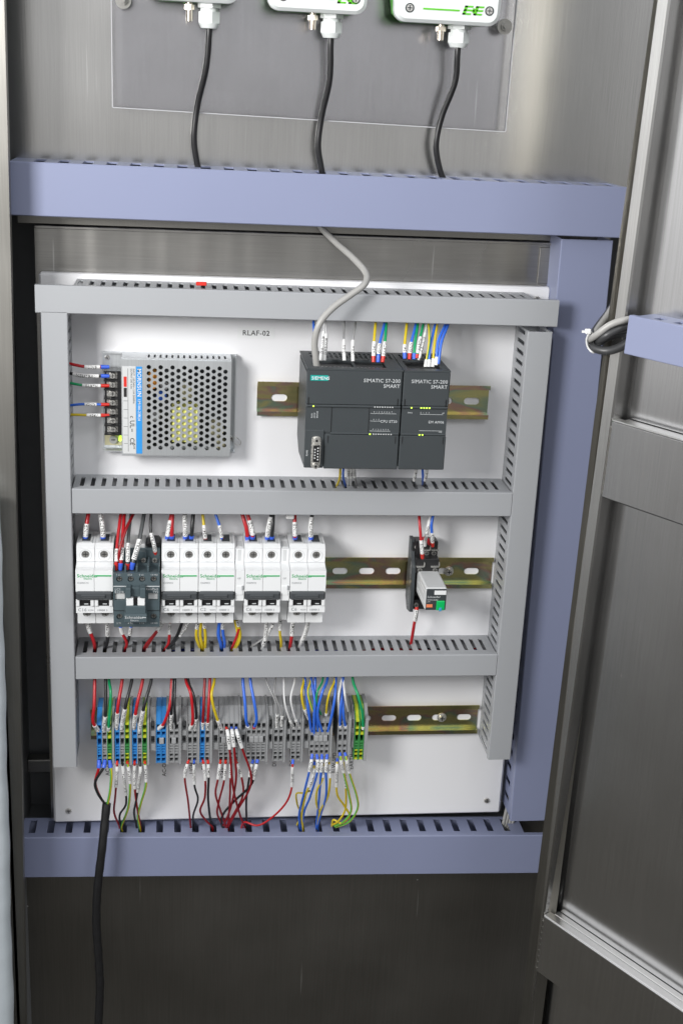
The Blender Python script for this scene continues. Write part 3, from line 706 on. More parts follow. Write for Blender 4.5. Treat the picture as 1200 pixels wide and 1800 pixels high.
breaker(34.3, 'C16', 'white two-pole breaker marked C16, leftmost, left of the slate contactor')
breaker(117, 'C6', 'white two-pole breaker marked C6 directly right of the slate contactor')
breaker(198.5, 'C6', 'white C6 breaker with two sleeveless wires, between the two slim auxiliary contacts')
breaker(243.5, 'C6', 'white two-pole breaker marked C6 at the right end of the row')
breaker(153.2, 'C2', 'white two-pole breaker marked C2 with yellow and blue wires on top')
def aux_contact(x, label):
    t = thing('auxiliary_contact', label, 'auxiliary contact', (x, 0, MZ), 'slim auxiliary contacts beside breakers')
    q = MB(); q.prism([(-7, 38), (-12, 41), (-50.6, 41), (-50.6, 26), (-67, 24), (-67, -8), (-58, -9), (-52, -22), (-46, -38), (-7, -38)], 'x', .2, 8.8); q.build('body', M['mcb'], t)
    q = MB(); q.box(2.6, 6, -50.2, -50.9, 28, 40); q.box(2, 7, -30, -46, 40.9, 41.5); q.build('terminal_groove', M['mcb2'], t)
    q = MB(); q.box(1.4, 7.6, -66.8, -67.6, -2, 8, b=.4); q.box(6.6, 8.2, -67, -68.6, 4, 8, 1); q.build('indicator_window', [M['mcb'], M['grey_print']], t)
    q = MB(); q.text('OF', 1.8, (2, -67.3, 15), (1,0,0), (0,0,1)); q.build('lettering', M['grey_print'], t, recalc=False)
    return t
ac = aux_contact(189.4, 'slim white auxiliary contact left of the breaker with two red wires on top')
a2 = copy_tree(ac); a2['label'] = 'slim white auxiliary contact left of the last breaker in the row'; a2.location = Vector((234.4, 0, MZ))*MM

# ------------------------------------------------------------------ contactor
def contactor():
    o = (70.8, 0, 297.5); t = thing('contactor', 'slate grey contactor between the first and second white breakers', 'contactor', o)
    W = 45
    q = MB(); q.box(.3, W-.3, -8, -40, -38, 39, 0, b=1); q.box(.3, 31, -40, -46, 28, 38, b=.8); q.build('rear_body', M['mcb2'] if False else M['contactor'], t)
    q = MB(); q.box(31.5, W-.6, -10, -36, 33, 42.5, b=1.5); q.build('coil_terminal_block', M['black'], t)
    q = MB(); q.box(1, 30, -9, -38, 38, 42.5, b=1); q.build('arc_vent_cover', M['mcb2'], t)
    hs = [circle(6+11*k, 19.5, 3.1, 18) for k in range(4)] + [circle(6+11*k, -20, 3.1, 18) for k in range(4)] + [rect(1.5, 11.2, -2.5, 5), rect(33.5, 43, -2.5, 5)]
    q = MB(); q.sheet(rrect(.2, W-.2, -31, 26, .8, 1), hs, 3, lambda p: (p[0], -72.5+p[2], p[1])); q.box(.3, W-.3, -71, -40, -30.8, 24, 0)
    q.box(.2, W-.2, -74, -74.6, 11.8, 12.6, 1); q.box(.2, W-.2, -74, -74.3, -13.8, -13.3, 2)
    q.build('front_housing', [M['contactor'], M['pale_print'], M['black']], t)
    for k in range(4):
        for z in (19.5, -20):
            cross_screw(6+11*k, -71.1, z, 2.7, t)
    # fins between the upper terminals
    q = MB()
    for k in range(5): q.box(max(.3, 11*k-.4), min(W-.3, 11*k+1.6), -40, -68, 24, 31, b=.4)
    q.box(.3, W-.3, -40, -52, 24, 28); q.build('barrier_fins', M['contactor'], t)
    for k in (2, 3): cross_screw(6.5+11*k, -52.2, 31, 2.6, t)
    q = MB(); q.box(1.8, 11, -70.8, -71.4, -2.2, 4.7); q.build('side_window', M['mcb2'], t)
    q = MB(); q.box(33.8, 42.8, -70.8, -71.4, -2.2, 4.7); q.build('side_window', M['mcb2'], t)
    q = MB(); q.box(12.6, 17.5, -74, -86, 4.5, 14.5, b=.6); q.box(26, 31.5, -74, -86, 4.5, 14.5, b=.6); q.box(17.5, 26, -74, -80, 3.5, 13, b=.4); q.box(12.4, 31.6, -74, -85, -13, -4.5, b=.6); q.box(11, 33, -74, -88, -20.5, -12, b=.8); q.build('centre_block', M['contactor'], t)
    q = MB(); q.box(12.9, 19.8, -74, -84, -4.3, 3.6, b=.5); q.box(23.8, 30.8, -74, -84, -4.3, 3.6, b=.5); q.build('white_slider', M['mcb'], t)
    q = MB(); q.box(20.2, 23.4, -74, -82, -4.3, 4, 0, b=.5); q.build('indicator_slot', M['black'], t)
    q = MB(); y = -74.4
    q.text('LC1', 2.4, (1.5, y, 8), (1,0,0), (0,0,1)); q.text('E1210', 2.4, (1.5, y, 5.2) , (1,0,0), (0,0,1)); q.text('EasyPact', 2.3, (43.4, y, 8.4), (1,0,0), (0,0,1), align='R'); q.text('TVS', 2.3, (43.4, y, 5.4), (1,0,0), (0,0,1), align='R')
    for k, (a, c) in enumerate((('1 L1', '2 T1'), ('3 L2', '4 T2'), ('5 L3', '6 T3'), ('13 NO', '14 NO'))):
        q.text(a, 1.7, (3+11*k, y, 23.6), (1,0,0), (0,0,1)); q.text(c, 1.7, (3+11*k, y, -27.6), (1,0,0), (0,0,1))
    q.text('Schneider', 3.1, (11.6, -88.4, -16), (1,0,0), (0,0,1)); q.text('Electric', 1.8, (17, -88.4, -18.6), (1,0,0), (0,0,1)); q.box(28, 32, -88.5, -88.2, -15.2, -14.4)
    q.build('lettering', M['pale_print'], t, recalc=False)
contactor()

# ------------------------------------------------------------------ relay on its socket
def relay():
    o = (372, 0, 297.5); t = thing('relay_socket', 'black relay socket with side panel and stepped screw terminals on the middle rail', 'relay socket', o)
    q = MB(); q.prism([(-7, 42), (-20, 42), (-20, 31), (-33, 16), (-36, -20), (-36, -32), (-18, -36), (-7, -25)], 'x', 0, 3.6); q.box(3.6, 27.5, -7, -16, -30, 28, b=.5); q.build('side_frame', M['plc'], t)
    q = MB(); q.box(1.4, 10, -7, -21, 29, 40, 0, b=.6); q.build('clip_base', M['black'], t)
    q = MB(); q.box(3.8, 28, -7, -22, 24, 41, b=.8); q.box(3.8, 28, -22, -34, 10, 26, b=.8); q.box(3.8, 28, -16, -34, -30, -20, b=.8); q.box(3.8, 28, -16, -24, -20, 10, b=.5)
    q.build('terminal_body', M['black'], t)
    for (x, y, z) in ((16.5, -22, 28), (24, -22, 28), (8.2, -34, 14), (24, -34, 14), (7, -34, -25)): cross_screw(x, y, z, 2.6, t)
    cross_screw(6, -21, 34.5, 2.6, t, 'rivet', 'screw')
    q = MB()
    for x0, x1, y, z in ((12, 20, -25, 31.6), (20.6, 28, -25, 31.6), (4, 12.5, -37, 18), (19, 28, -37, 18)): q.box(x0, x1, y, y+8, z, z+.9); q.box(x1-.8, x1, y, y+7, z, z+5)
    q.build('clamp_plate', M['screw'], t)
    q = MB(); q.text('Schneider', 4.2, (-.2, -30, -3), (0,0,1), (0,1,0)); q.text('RXZE2S108M', 2.6, (-.2, -26, -30), (0,0,1), (0,1,0)); q.build('lettering', M['pale_print'], t, recalc=False)
    # plug-in relay
    o = (375, -24, 286); t = thing('plug_in_relay', 'grey plug-in relay with green test button standing in the black socket', 'relay', o)
    q = MB(); q.box(3.6, 25.2, 0, -56, 0, 24.2, b=1.4); q.t = Matrix.Identity(4)
    q.build('case', M['mcb2'], t)
    q = MB(); q.box(4.2, 24.6, -55.8, -57, .6, 23.4, b=.5); q.build('front_label', M['plc2'], t)
    q = MB(); q.box(12.2, 24, -57.0, -57.4, 17.4, 21.8); q.build('marking_tag', M['mcb'], t)
    q = MB(); q.box(14.8, 23.2, -57, -59.4, 1.2, 11.2, b=.6); bt = q.build('test_button', mat('green_button', (.0, .42, .10), .35), t)
    q = MB(); q.box(17.4, 20.2, -59.4, -60.2, .6, 4.4, b=.3); q.build('blue_slider', mat('slider_blue', (.05, .30, .50), .35), bt)
    q = MB(); q.box(4.8, 11, -57, -57.5, 3.8, 7); q.build('orange_indicator', mat('indicator_orange', (.75, .22, .10), .35), t)
    q = MB(); q.text('Schneider', 2.3, (5.2, -57.3, 14), (1,0,0), (0,0,1)); q.text('RXM2LB2BD', 1.4, (5.4, -57.3, 11.2), (1,0,0), (0,0,1)); q.text('24V', 1.4, (5.4, -57.3, 9.2), (1,0,0), (0,0,1)); q.build('lettering', M['pale_print'], t, recalc=False)
    q = MB(); q.box(3.3, 3.7, -14, -44, 14, 15); q.box(3.3, 3.7, -10, -50, 6, 6.8); q.box(3.3, 3.7, -26, -46, 18, 19); q.build('case_groove', M['mcb'], t)
relay()

# ------------------------------------------------------------------ terminal blocks
TZ = 123.5
def notch_profile(kind):
    # (y, z) outline of the core between the cheeks; z absolute
    if kind == 'A':
        rec = [(143.5, 137.5, 9), (135.2, 131.0, 7), (128.2, 120.6, 11), (118.6, 117.2, 2), (115.4, 114.0, 2), (112.6, 110.6, 1.5), (109.2, 105.8, 7), (104.4, 100.2, 8)]
        zb = 98.6
    else:
        rec = [(142.6, 137.6, 9), (134.8, 131.6, 6), (128.6, 121.2, 11), (116.8, 113.2, 7), (110.4, 106.2, 8)]
        zb = 104
    pts = [(-8, 156), (-29, 156), (-45.6, 145)]
    for (z1, z0, d) in rec: pts += [(-45.6, z1), (-45.6+d, z1), (-45.6+d, z0), (-45.6, z0)]
    pts += [(-45.6, zb), (-36, zb), (-30, zb+6), (-8, zb+8)]
    return pts
def outline(kind):
    zb = 98.2 if kind == 'A' else 103.6
    return [(-8, 156.4), (-29.2, 156.4), (-46.2, 145.2), (-46.2, zb), (-36, zb), (-30, zb+6), (-8, zb+8)]
tb_cache = {}
def term(px, label, color, kind='A', w=5.1, group='terminal blocks on the bottom rail'):
    x = P(px, 1310, -45).x
    key = (color, kind)
    if key in tb_cache:
        t = copy_tree(tb_cache[key]); t['label'] = label; t.location = Vector((x, 0, TZ))*MM; t['group'] = group; return t
    t = thing('terminal_block', label, 'terminal block', (x, 0, TZ), group); o = (0, 0, TZ)
    cm = {'grey': M['term'], 'blue': M['tblue'], 'green': M['tgreen']}[color]
    q = MB(); q.prism(outline(kind), 'x', .05, .75); q.prism(outline(kind), 'x', w-.75, w-.05); q.build('cheek', M['tgreen'] if color == 'green' else cm, t, o)
    q = MB(); npf = notch_profile(kind); q.prism(npf, 'x', .7, w-.7)
    if color == 'green':
        for i in range(len(npf)):
            zc_ = (npf[i][1]+npf[(i+1)%len(npf)][1])/2; q.m[2+i] = 1 if (zc_ > 129.5 or zc_ < 110) else 0
        q.build('core', [cm, M['tyel']], t, o)
    else: q.build('core', cm, t, o)
    q = MB()
    for z, yy in (((140.5, -37.5), (102.3, -38.4)) if kind == 'A' else ((140.1, -37.5), (108.3, -38.4))): q.cyl((w/2, yy, z), (w/2, yy-.5, z), 1.7, n=12)
    q.build('wire_entry', M['black'], t, o)
    tb_cache[key] = t
    return t
def end_plate(px, label, w=2.2, kind='A'):
    x = P(px, 1310, -45).x
    q = MB(); pr = outline(kind); pr = [(a-.9 if a < -20 else a, c+(1.2 if c > 120 else -.8)) for a, c in pr]
    q.prism(pr, 'x', x, x+w)
    tag(q.build('end_plate', M['term'], None, (x, 0, TZ)), label, 'end plate', 'grey end plates closing the terminal groups')
def end_bracket(px0, px1, label):
    x0, x1 = P(px0, 1310, -45).x, P(px1, 1310, -45).x
    t = thing('end_bracket', label, 'end bracket', (x0, 0, TZ), 'grey end brackets between the terminal groups'); o = (x0, 0, TZ); w = x1-x0-.3
    q = MB()
    pr = [(-8, 155.6), (-30, 155.6), (-38, 149), (-38, 143.4), (-30, 143.4), (-30, 135), (-44, 135), (-44, 129.4), (-33, 129.4), (-33, 120), (-44, 120), (-44, 112.4), (-12, 112.4), (-12, 104), (-8, 104)]
    q.prism(pr, 'x', x0+.9, x0+w-.9)
    full = [(-8, 156), (-30, 156), (-44.4, 146), (-44.4, 112), (-12, 112), (-12, 104), (-8, 104)]
    q.prism(full, 'x', x0, x0+.9); q.prism(full, 'x', x0+w-.9, x0+w)
    q.build('body', M['term'], t, o)
    q = MB(); q.box(x0+1.4, x0+w-1.4, -30, -36, 136, 142.5, b=.5); q.build('marker_holder', M['mcb2'] if False else M['term'], t, o)
for px, c, lb in ((171, 'blue', 'first'), (180, 'grey', 'middle'), (188.6, 'green', 'last')): term(px, '%s terminal block, %s of the leftmost trio' % ({'green': 'yellow-green'}.get(c, c), lb), c)
for px, c, lb in ((202.5, 'blue', 'first'), (211, 'grey', 'middle'), (219.6, 'green', 'last')): term(px, '%s terminal block, %s of the second trio' % ({'green': 'yellow-green'}.get(c, c), lb), c)
for px, c, lb in ((233, 'blue', 'first'), (241.6, 'grey', 'middle'), (250.2, 'green', 'last')): term(px, '%s terminal block, %s of the third trio' % ({'green': 'yellow-green'}.get(c, c), lb), c)
term(274.5, 'left blue terminal block of the blue pair above the AC-OUT sticker', 'blue'); term(283.4, 'right blue terminal block of the blue pair above the AC-OUT sticker', 'blue')
term(297.2, 'left grey terminal block of the pair right of the blue pair', 'grey'); term(306, 'right grey terminal block of the pair right of the blue pair', 'grey')
term(329.6, 'left grey terminal block of the pair above the LIGHT sticker', 'grey'); term(338.4, 'right grey terminal block of the pair above the LIGHT sticker', 'grey')
term(351.4, 'single blue terminal block above the EMO sticker', 'blue'); term(360.2, 'grey terminal block right of the single blue one above the EMO sticker', 'grey')
OR = ('first', 'second', 'third', 'fourth')
for k in range(4): term(384.6+8.6*k, '%s grey terminal block from the left in the red wired four' % OR[k], 'grey')
for k in range(4): term(432.6+8.6*k, '%s grey terminal block from the left below the two blue wires' % OR[k], 'grey')
for k in range(2): term(480+8.8*k, '%s grey terminal block of the pair above the DI sticker' % ('left', 'right')[k], 'grey')
for k in range(2): term(511+8.8*k, '%s grey terminal block of the pair above the DO sticker' % ('left', 'right')[k], 'grey')
for k in range(4): term(543.4+8.8*k, '%s grey terminal block from the left under the cluster of blue wires' % OR[k], 'grey', 'B')
for k in range(2): term(592.4+8.6*k, '%s grey terminal block of the pair above the BLW-SPD sticker' % ('left', 'right')[k], 'grey', 'B')
for k in range(2): term(621.6+8.6*k, '%s yellow-green terminal block of the pair above the EARTH sticker' % ('left', 'right')[k], 'green')
for px, w, k, lb in ((197.6, 2.2, 'A', 'grey end plate right of the leftmost terminal trio'), (228.4, 2.2, 'A', 'grey end plate right of the second terminal trio'), (259, 2.2, 'A', 'grey end plate right of the third terminal trio'),
                  (292.4, 2.2, 'A', 'grey end plate between the blue pair and the grey pair'), (315, 2, 'A', 'grey end plate right of the grey pair beside the AC-OUT pair'), (347.2, 2, 'A', 'grey end plate left of the single blue terminal'),
                  (369, 2.4, 'A', 'grey end plate right of the EMO terminals'), (419.2, 2, 'A', 'grey end plate right of the four red wired terminals'), (467.2, 1.8, 'A', 'grey end plate left of the DI end bracket'),
                  (497.8, 2, 'A', 'grey end plate right of the DI terminals'), (528.8, 1.8, 'A', 'grey end plate right of the DO terminals'), (578.8, 2.2, 'B', 'grey end plate right of the blue wired terminals'),
                  (610, 3, 'B', 'thick grey end plate right of the BLW-SPD pair'), (639, 3.4, 'A', 'thick grey end plate at the right end of the whole terminal row')):
    end_plate(px, lb, w, k)
end_bracket(264, 274.4, 'grey end bracket left of the blue terminal pair'); end_bracket(319, 329.2, 'grey end bracket left of the LIGHT terminals'); end_bracket(374, 384.4, 'grey end bracket left of the four red wired terminals')
end_bracket(423, 432.4, 'grey end bracket left of the four terminals below two blue wires'); end_bracket(470.6, 479.6, 'grey end bracket left of the DI terminals'); end_bracket(501.6, 510.8, 'grey end bracket left of the DO terminals')
end_bracket(532.6, 543, 'grey end bracket left of the blue wired terminals'); end_bracket(616.5, 621.3, 'slim grey end bracket left of the yellow-green pair')
def jumper(px0, px1, n, label):
    x0, x1 = P(px0, 1300, -47).x, P(px1, 1300, -47).x
    t = thing('terminal_jumper', label, 'jumper', (x0, -36, 124.5), 'grey plug-in jumpers in the terminals')
    for k in range(n):
        a = x0+(x1-x0)*k/n; q = MB(); q.box(a+.15, a+(x1-x0)/n-.15, -36, -47.4, 121.4, 128.4, b=.5); q.build('plug', M['jump'], t, (x0, -36, 124.5))
jumper(280, 288.6, 1, 'grey jumper plugged across the blue terminal pair'); jumper(301.6, 310, 1, 'grey jumper plugged across the grey pair right of the blue ones')
jumper(389, 413, 3, 'grey jumper behind the marked red wires in the group of four'); jumper(437.6, 463, 3, 'triple grey jumper in the four terminals below two blue wires'); jumper(552, 575.6, 3, 'triple grey jumper in the four terminals under the blue cluster')

# ------------------------------------------------------------------ wires
LBL = {'red': 'red', 'darkred': 'dark red', 'blue': 'blue', 'yellow': 'yellow', 'green': 'green', 'wblack': 'black', 'wwhite': 'white', 'wgrey': 'thin grey', 'dgrey': 'dark grey', 'yg': 'yellow and green striped'}
used = set()
def wire(col, where, pts, r=1.5, sl=None, txt=None, fer=None, fl=5.0, group=None, sr=None):
    """pts: (px, py, Y mm) from the device end to the trunking; sl: marker sleeve from..to in mm along the path"""
    pp = [P(*p) for p in pts]; path = spline(pp, 2.2); o = pp[0]
    label = ('%s wire %s' % (LBL[col], where))
    if txt: label = '%s wire marked %s %s' % (LBL[col], txt, where.replace('with long sleeve ', '').replace('with sleeve ', ''))
    k = label
    assert k not in used, k
    used.add(k)
    t = thing('wire', label, 'wire', o, group)
    q = MB()
    if col == 'yg': q.tube(path, r, 8, 0, 1); q.build('insulation', [M['yellow'], M['ygreen']], t, o, recalc=False)
    else: q.tube(path, r, 8); q.build('insulation', M[col], t, o, recalc=False)
    if fer:
        c, _ = cut(path, 0, fl); n = len(c); rr = [r*1.18+.35*(i/(n-1)) for i in range(n)]
        q = MB(); q.tube(c, rr, 10); q.build('ferrule', M['ferr_'+fer], t, o, recalc=False)
    if sl:
        c, at = cut(path, *sl); R_ = sr or (r*1.12+.35)
        q = MB(); q.tube(c, R_, 10); s = q.build('marker_sleeve', M['sleeve'], t, o, recalc=False)
        if txt:
            vs, fs, w = text_mesh(txt); Ls = sl[1]-sl[0]; size = min(R_*1.45, (Ls-1.5)/max(w, .1)); a0 = sl[0]+(Ls-w*size)/2
            d = at(sl[1])-at(sl[0]); rev = (d.z < 0) if abs(d.z) > abs(d.x) else (d.x < 0)
            nv = []
            for v in vs:
                u = v[0]*size; sarc = (sl[1]-(a0-sl[0])-u) if rev else a0+u
                p = at(sarc); T = (at(min(sarc+1, sl[1]))-at(max(sarc-1, sl[0]))).normalized()
                if rev: T = -T
                n_ = frame_n(T); side = -(T.cross(n_)); th = (v[1]*size-size*.5)/R_
                nv.append(p+(n_*math.cos(th)+side*math.sin(th))*(R_*1.05+.1))
            q = MB(); q.add(nv, fs); q.build('lettering', M['black_print'], s, o, recalc=False)
    return t
# --- wires from the trunking down to the terminal row
g1 = 'wires from the lower trunking to the terminals'
D0, D1 = 1175, -34
def up(col, where, pts, **k):
    # device end first; y of terminal entry about -44, then out to the trunking
    n = len(pts); out = []
    for i, (x, y) in enumerate(pts):
        Y = -44 if i == 0 else -50
        if i == n-1: Y = -38
        out.append((x, y, Y))
    x, y = pts[-1]; out.append((x+.5, 1168, -30))
    k.setdefault('group', g1)
    return wire(col, where, out, **k)
up('red', 'bending into the leftmost blue terminal', [(173, 1284), (164, 1268), (166, 1240), (167, 1196)], r=1.75, sl=(0, 10), txt='LINE')
up('wblack', 'into the grey terminal of the leftmost trio', [(182.5, 1285), (186, 1250), (186, 1196)], r=1.7, sl=(0, 21), txt='NEUTRAL')
up('green', 'into the yellow-green terminal of the leftmost trio', [(191, 1284), (192, 1270), (195, 1220), (192, 1196)], r=1.5, sl=(0, 7))
up('red', 'into the blue terminal of the second trio', [(205, 1281), (208, 1240), (215, 1196)], r=1.75, sl=(0, 22), txt='BLW1-LINE')
up('wblack', 'into the grey terminal of the second trio', [(213, 1284), (222, 1237), (232, 1196)], r=1.7, sl=(0, 29), txt='BLW1-NEUTRAL')
up('red', 'into the blue terminal of the third trio', [(235, 1281), (241, 1240), (251, 1196)], r=1.75, sl=(0, 20), txt='BLW2-LINE')
up('wblack', 'into the grey terminal of the third trio', [(245, 1287), (254, 1240), (266, 1196)], r=1.7, sl=(0, 29), txt='BLW2-NEUTRAL')
up('red', 'bending left into the blue terminal pair', [(279, 1281), (289, 1270), (299, 1238), (302, 1196)], r=1.6, sl=(0, 9))
up('wblack', 'into the grey pair right of the blue terminals', [(300, 1281), (302, 1240), (304, 1196)], r=1.5, sl=(0, 20), txt='NEUTRAL')
up('wblack', 'without sleeve into the grey pair right of the blue terminals', [(309, 1279), (307, 1240), (308, 1196)], r=1.4)
up('red', 'into the left terminal above the LIGHT sticker', [(334, 1281), (339, 1265), (336, 1222), (327, 1196)], r=1.6, sl=(0, 8))
up('wblack', 'into the right terminal above the LIGHT sticker', [(343, 1283), (345, 1255), (341, 1224), (331, 1196)], r=1.4, sl=(0, 16), txt='NEUTRAL')
up('darkred', 'into the single blue terminal above the EMO sticker', [(356.5, 1281), (358, 1240), (360, 1196)], r=1.5, sl=(0, 9), txt='LINE')
up('red', 'into the grey terminal above the EMO sticker', [(365, 1281), (367, 1240), (369, 1196)], r=1.5, sl=(0, 9), txt='EMO')
up('yellow', 'curving into the first of the four red wired terminals', [(389, 1281), (378, 1252), (372, 1222), (377, 1196)], r=1.5, sl=(0, 13), txt='+24V')
up('blue', 'left of the two above the triple jumper', [(437, 1279), (433, 1268), (431, 1240), (427, 1196)], r=1.6, sl=(0, 4))
up('blue', 'right of the two above the triple jumper', [(446, 1280), (451, 1265), (447, 1235), (440, 1196)], r=1.6, fer='red', fl=3)
up('wgrey', 'left of the two above the DI sticker', [(486, 1278), (487, 1250), (482, 1228), (468, 1196)], r=.9, sl=(0, 18), txt='DI0-NUM', sr=1.7)
up('wgrey', 'right of the two above the DI sticker', [(494.5, 1276), (495, 1252), (482, 1218), (484, 1196)], r=.9, sl=(0, 15), txt='DI0M', sr=1.7)
up('wwhite', 'left of the two above the DO sticker', [(516, 1279), (508, 1262), (500, 1232), (499, 1196)], r=1.1, sl=(0, 13), txt='DO0.1', sr=1.6)
up('wwhite', 'right of the two above the DO sticker', [(526, 1278), (518, 1260), (511, 1228), (518, 1196)], r=1.1, sl=(0, 13), txt='DO0.0', sr=1.6)
up('yellow', 'at the left of the blue cluster', [(543, 1264), (533, 1240), (530, 1215), (534, 1196)], r=1.3, sl=(0, 16), txt='+24V')
up('blue', 'outer left of the cluster entering the first terminal', [(547, 1287), (541, 1240), (536, 1196)], r=1.5)
up('blue', 'crossing down over the second terminal of the cluster', [(552, 1292), (552, 1262), (553, 1230), (547, 1196)], r=1.5)
up('blue', 'second straight one of the cluster into the second terminal', [(559, 1285), (553, 1240), (554, 1196)], r=1.5)
up('blue', 'bowed one of the cluster into the third terminal', [(566, 1286), (558, 1255), (566, 1218), (575, 1196)], r=1.5)
up('yg', 'behind the blue cluster on its left', [(556, 1258), (549, 1247), (541, 1217), (546, 1196)], r=1.1)
up('green', 'behind the blue cluster in its middle', [(564, 1256), (556, 1235), (558, 1215), (567, 1196)], r=1.1)
up('yellow', 'upright behind the blue cluster on its right', [(573, 1257), (575, 1235), (580, 1215), (588, 1196)], r=1.2, sl=(0, 3))
up('blue', 'outer right of the cluster entering the fourth terminal', [(576, 1286), (582, 1262), (588, 1228), (590, 1196)], r=1.5)
up('wwhite', 'left of the pair above the BLW-SPD terminals', [(597, 1262), (595, 1225), (600, 1196)], r=1.3)
up('blue', 'left of the pair into the BLW-SPD terminals', [(597, 1278), (599, 1240), (603, 1196)], r=1.5, sl=(0, 2.5))
up('blue', 'right of the pair into the BLW-SPD terminals', [(607, 1278), (603, 1250), (602, 1196)], r=1.5, sl=(0, 2.5))
up('wwhite', 'right of the pair above the BLW-SPD terminals', [(611, 1250), (606, 1222), (604, 1196)], r=1.3)
up('green', 'curving into the right yellow-green terminal', [(638, 1281), (636, 1250), (629, 1222), (620, 1196)], r=1.5, sl=(0, 3.5))
# --- wires from the terminal row down to the blue trunking
g2 = 'wires from the terminals down to the blue trunking'
def dn(col, where, pts, **k):
    out = []; n = len(pts)
    for i, (x, y) in enumerate(pts):
        f = min(1, max(0, (y-1340)/110)); out.append((x, y, -45-5*min(1, i) + 42*f**1.6))
    x, y = pts[-1]
    if y > 1438: p = P(*out[-1]); out.append((x+1, y+9, out[-1][2]+4))
    k.setdefault('group', g2)
    return wire(col, where, out, **k)
dn('darkred', 'below the second trio', [(206, 1337), (206, 1360), (203, 1400), (201, 1428), (210, 1452)], r=1.15, fer='red', fl=4, sl=(6, 35), txt='BLW1-LINE', sr=1.9)
dn('wblack', 'below the second trio', [(215, 1337), (219, 1375), (222, 1412), (211, 1432), (212, 1452)], r=1.2, fer='black', fl=4, sl=(6, 48), txt='BLW1-NEURTAL', sr=1.9)
dn('yg', 'below the second trio', [(224, 1337), (229, 1375), (226, 1418), (214, 1452)], r=1.3, fer='red', fl=3, sl=(7, 28), txt='EARTH', sr=1.9)
dn('darkred', 'below the third trio', [(237, 1337), (237, 1380), (240, 1410), (247, 1452)], r=1.15, fer='red', fl=4, sl=(6, 36), txt='BLW2-LINE', sr=1.9)
dn('wblack', 'below the third trio', [(246, 1337), (247, 1360), (240, 1405), (236, 1428), (240, 1450)], r=1.2, fer='black', fl=4, sl=(6, 44), txt='BLW2-NEURAL', sr=1.9)
dn('yg', 'below the third trio', [(255, 1337), (257, 1378), (248, 1412), (243, 1435), (246, 1454)], r=1.3, fer='red', fl=3, sl=(5, 26), txt='EARTH', sr=1.9)
dn('darkred', 'below the LIGHT terminals', [(332, 1335), (325, 1365), (331, 1410), (335, 1450)], r=1.1, fer='red', fl=4, sl=(5, 21), txt='LIGHT', sr=1.8)
dn('wblack', 'below the LIGHT terminals', [(341, 1335), (342, 1380), (348, 1405), (340, 1432), (340, 1450)], r=1.1, fer='blue', fl=4, sl=(6, 31), txt='NEUTRAL', sr=1.8)
dn('darkred', 'below the EMO terminals', [(357, 1335), (361, 1370), (360, 1402), (352, 1425), (362, 1442), (373, 1453)], r=1.2, fer='red', fl=4, sl=(5, 25), txt='LINE', sr=1.8)
dn('wblack', 'below the EMO terminals', [(366, 1335), (367, 1365), (366, 1405), (371, 1450)], r=1.3, fer='red', fl=4, sl=(5, 20), txt='EMO', sr=1.8)
dn('darkred', 'first below the four red wired terminals', [(388, 1335), (383, 1370), (379, 1395), (386, 1420), (396, 1450)], r=1.15, fer='red', fl=4, sl=(5, 23), txt='+24V', sr=1.8)
dn('darkred', 'second below the four red wired terminals', [(397, 1335), (394, 1372), (385, 1408), (382, 1430), (391, 1450)], r=1.15, fer='red', fl=4, sl=(5, 24), txt='+24V', sr=1.8)
dn('darkred', 'third below the four red wired terminals', [(406, 1335), (405, 1368), (404, 1408), (401, 1450)], r=1.15, fer='red', fl=4, sl=(5, 21), txt='+24V', sr=1.8)
dn('darkred', 'fourth below the four red wired terminals', [(414, 1335), (425, 1368), (427, 1398), (413, 1427), (399, 1452)], r=1.15, fer='red', fl=4, sl=(5, 21), txt='+24V', sr=1.8)
def loop(col, where, pts, **k):
    k.setdefault('group', g2); return wire(col, where, pts, **k)
loop('darkred', 'with red tip crossing over the red wired four', [(398, 1279, -46), (401, 1292, -56), (405, 1330, -56), (410, 1385, -44), (421, 1430, -22), (431, 1455, -6)], r=1.2, fer='red', fl=5, sl=(6, 27), txt='+24V', sr=2.0)
loop('darkred', 'with blue tip crossing in front of the third terminal', [(407, 1279, -46), (409, 1292, -57), (413, 1330, -57), (415, 1370, -48), (406, 1418, -26), (394, 1450, -8)], r=1.2, fer='blue', fl=5, sl=(6, 25), txt='+24V', sr=2.0)
loop('darkred', 'with blue tip slanting right past the fourth terminal', [(415, 1279, -46), (418, 1292, -58), (428, 1322, -58), (441, 1360, -52), (438, 1388, -42), (415, 1428, -22), (402, 1452, -8)], r=1.2, fer='blue', fl=5, sl=(6, 28), txt='+24V', sr=2.0)
dn('wblack', 'left of the two below the triple jumper', [(445, 1335), (438, 1368), (433, 1408), (434, 1450)], r=1.2, fer='blue', fl=4, sl=(5, 20), txt='GND2', sr=1.8)
loop('wblack', 'sweeping left below the triple jumper', [(453, 1335, -46), (449, 1352, -50), (441, 1380, -44), (412, 1408, -30), (392, 1432, -18), (390, 1450, -8), (398, 1460, -4)], r=1.4, fer='blue', fl=4, sl=(5, 24), txt='GND', sr=2.0)
loop('red', 'swinging far left from the DO terminal', [(515, 1335, -46), (514, 1350, -50), (512, 1388, -42), (500, 1415, -34), (474, 1440, -26), (452, 1451, -22), (430, 1445, -14), (424, 1456, -6)], r=1.15, fer='blue', fl=5, sl=(8, 36), txt='DO1-001', sr=1.8)
dn('blue', 'below the first terminal of the blue cluster', [(549, 1325), (545, 1350), (534, 1395), (526, 1430), (527, 1452)], r=1.3, fer='blue', fl=5, sl=(6, 20), txt='GND', sr=2.0)
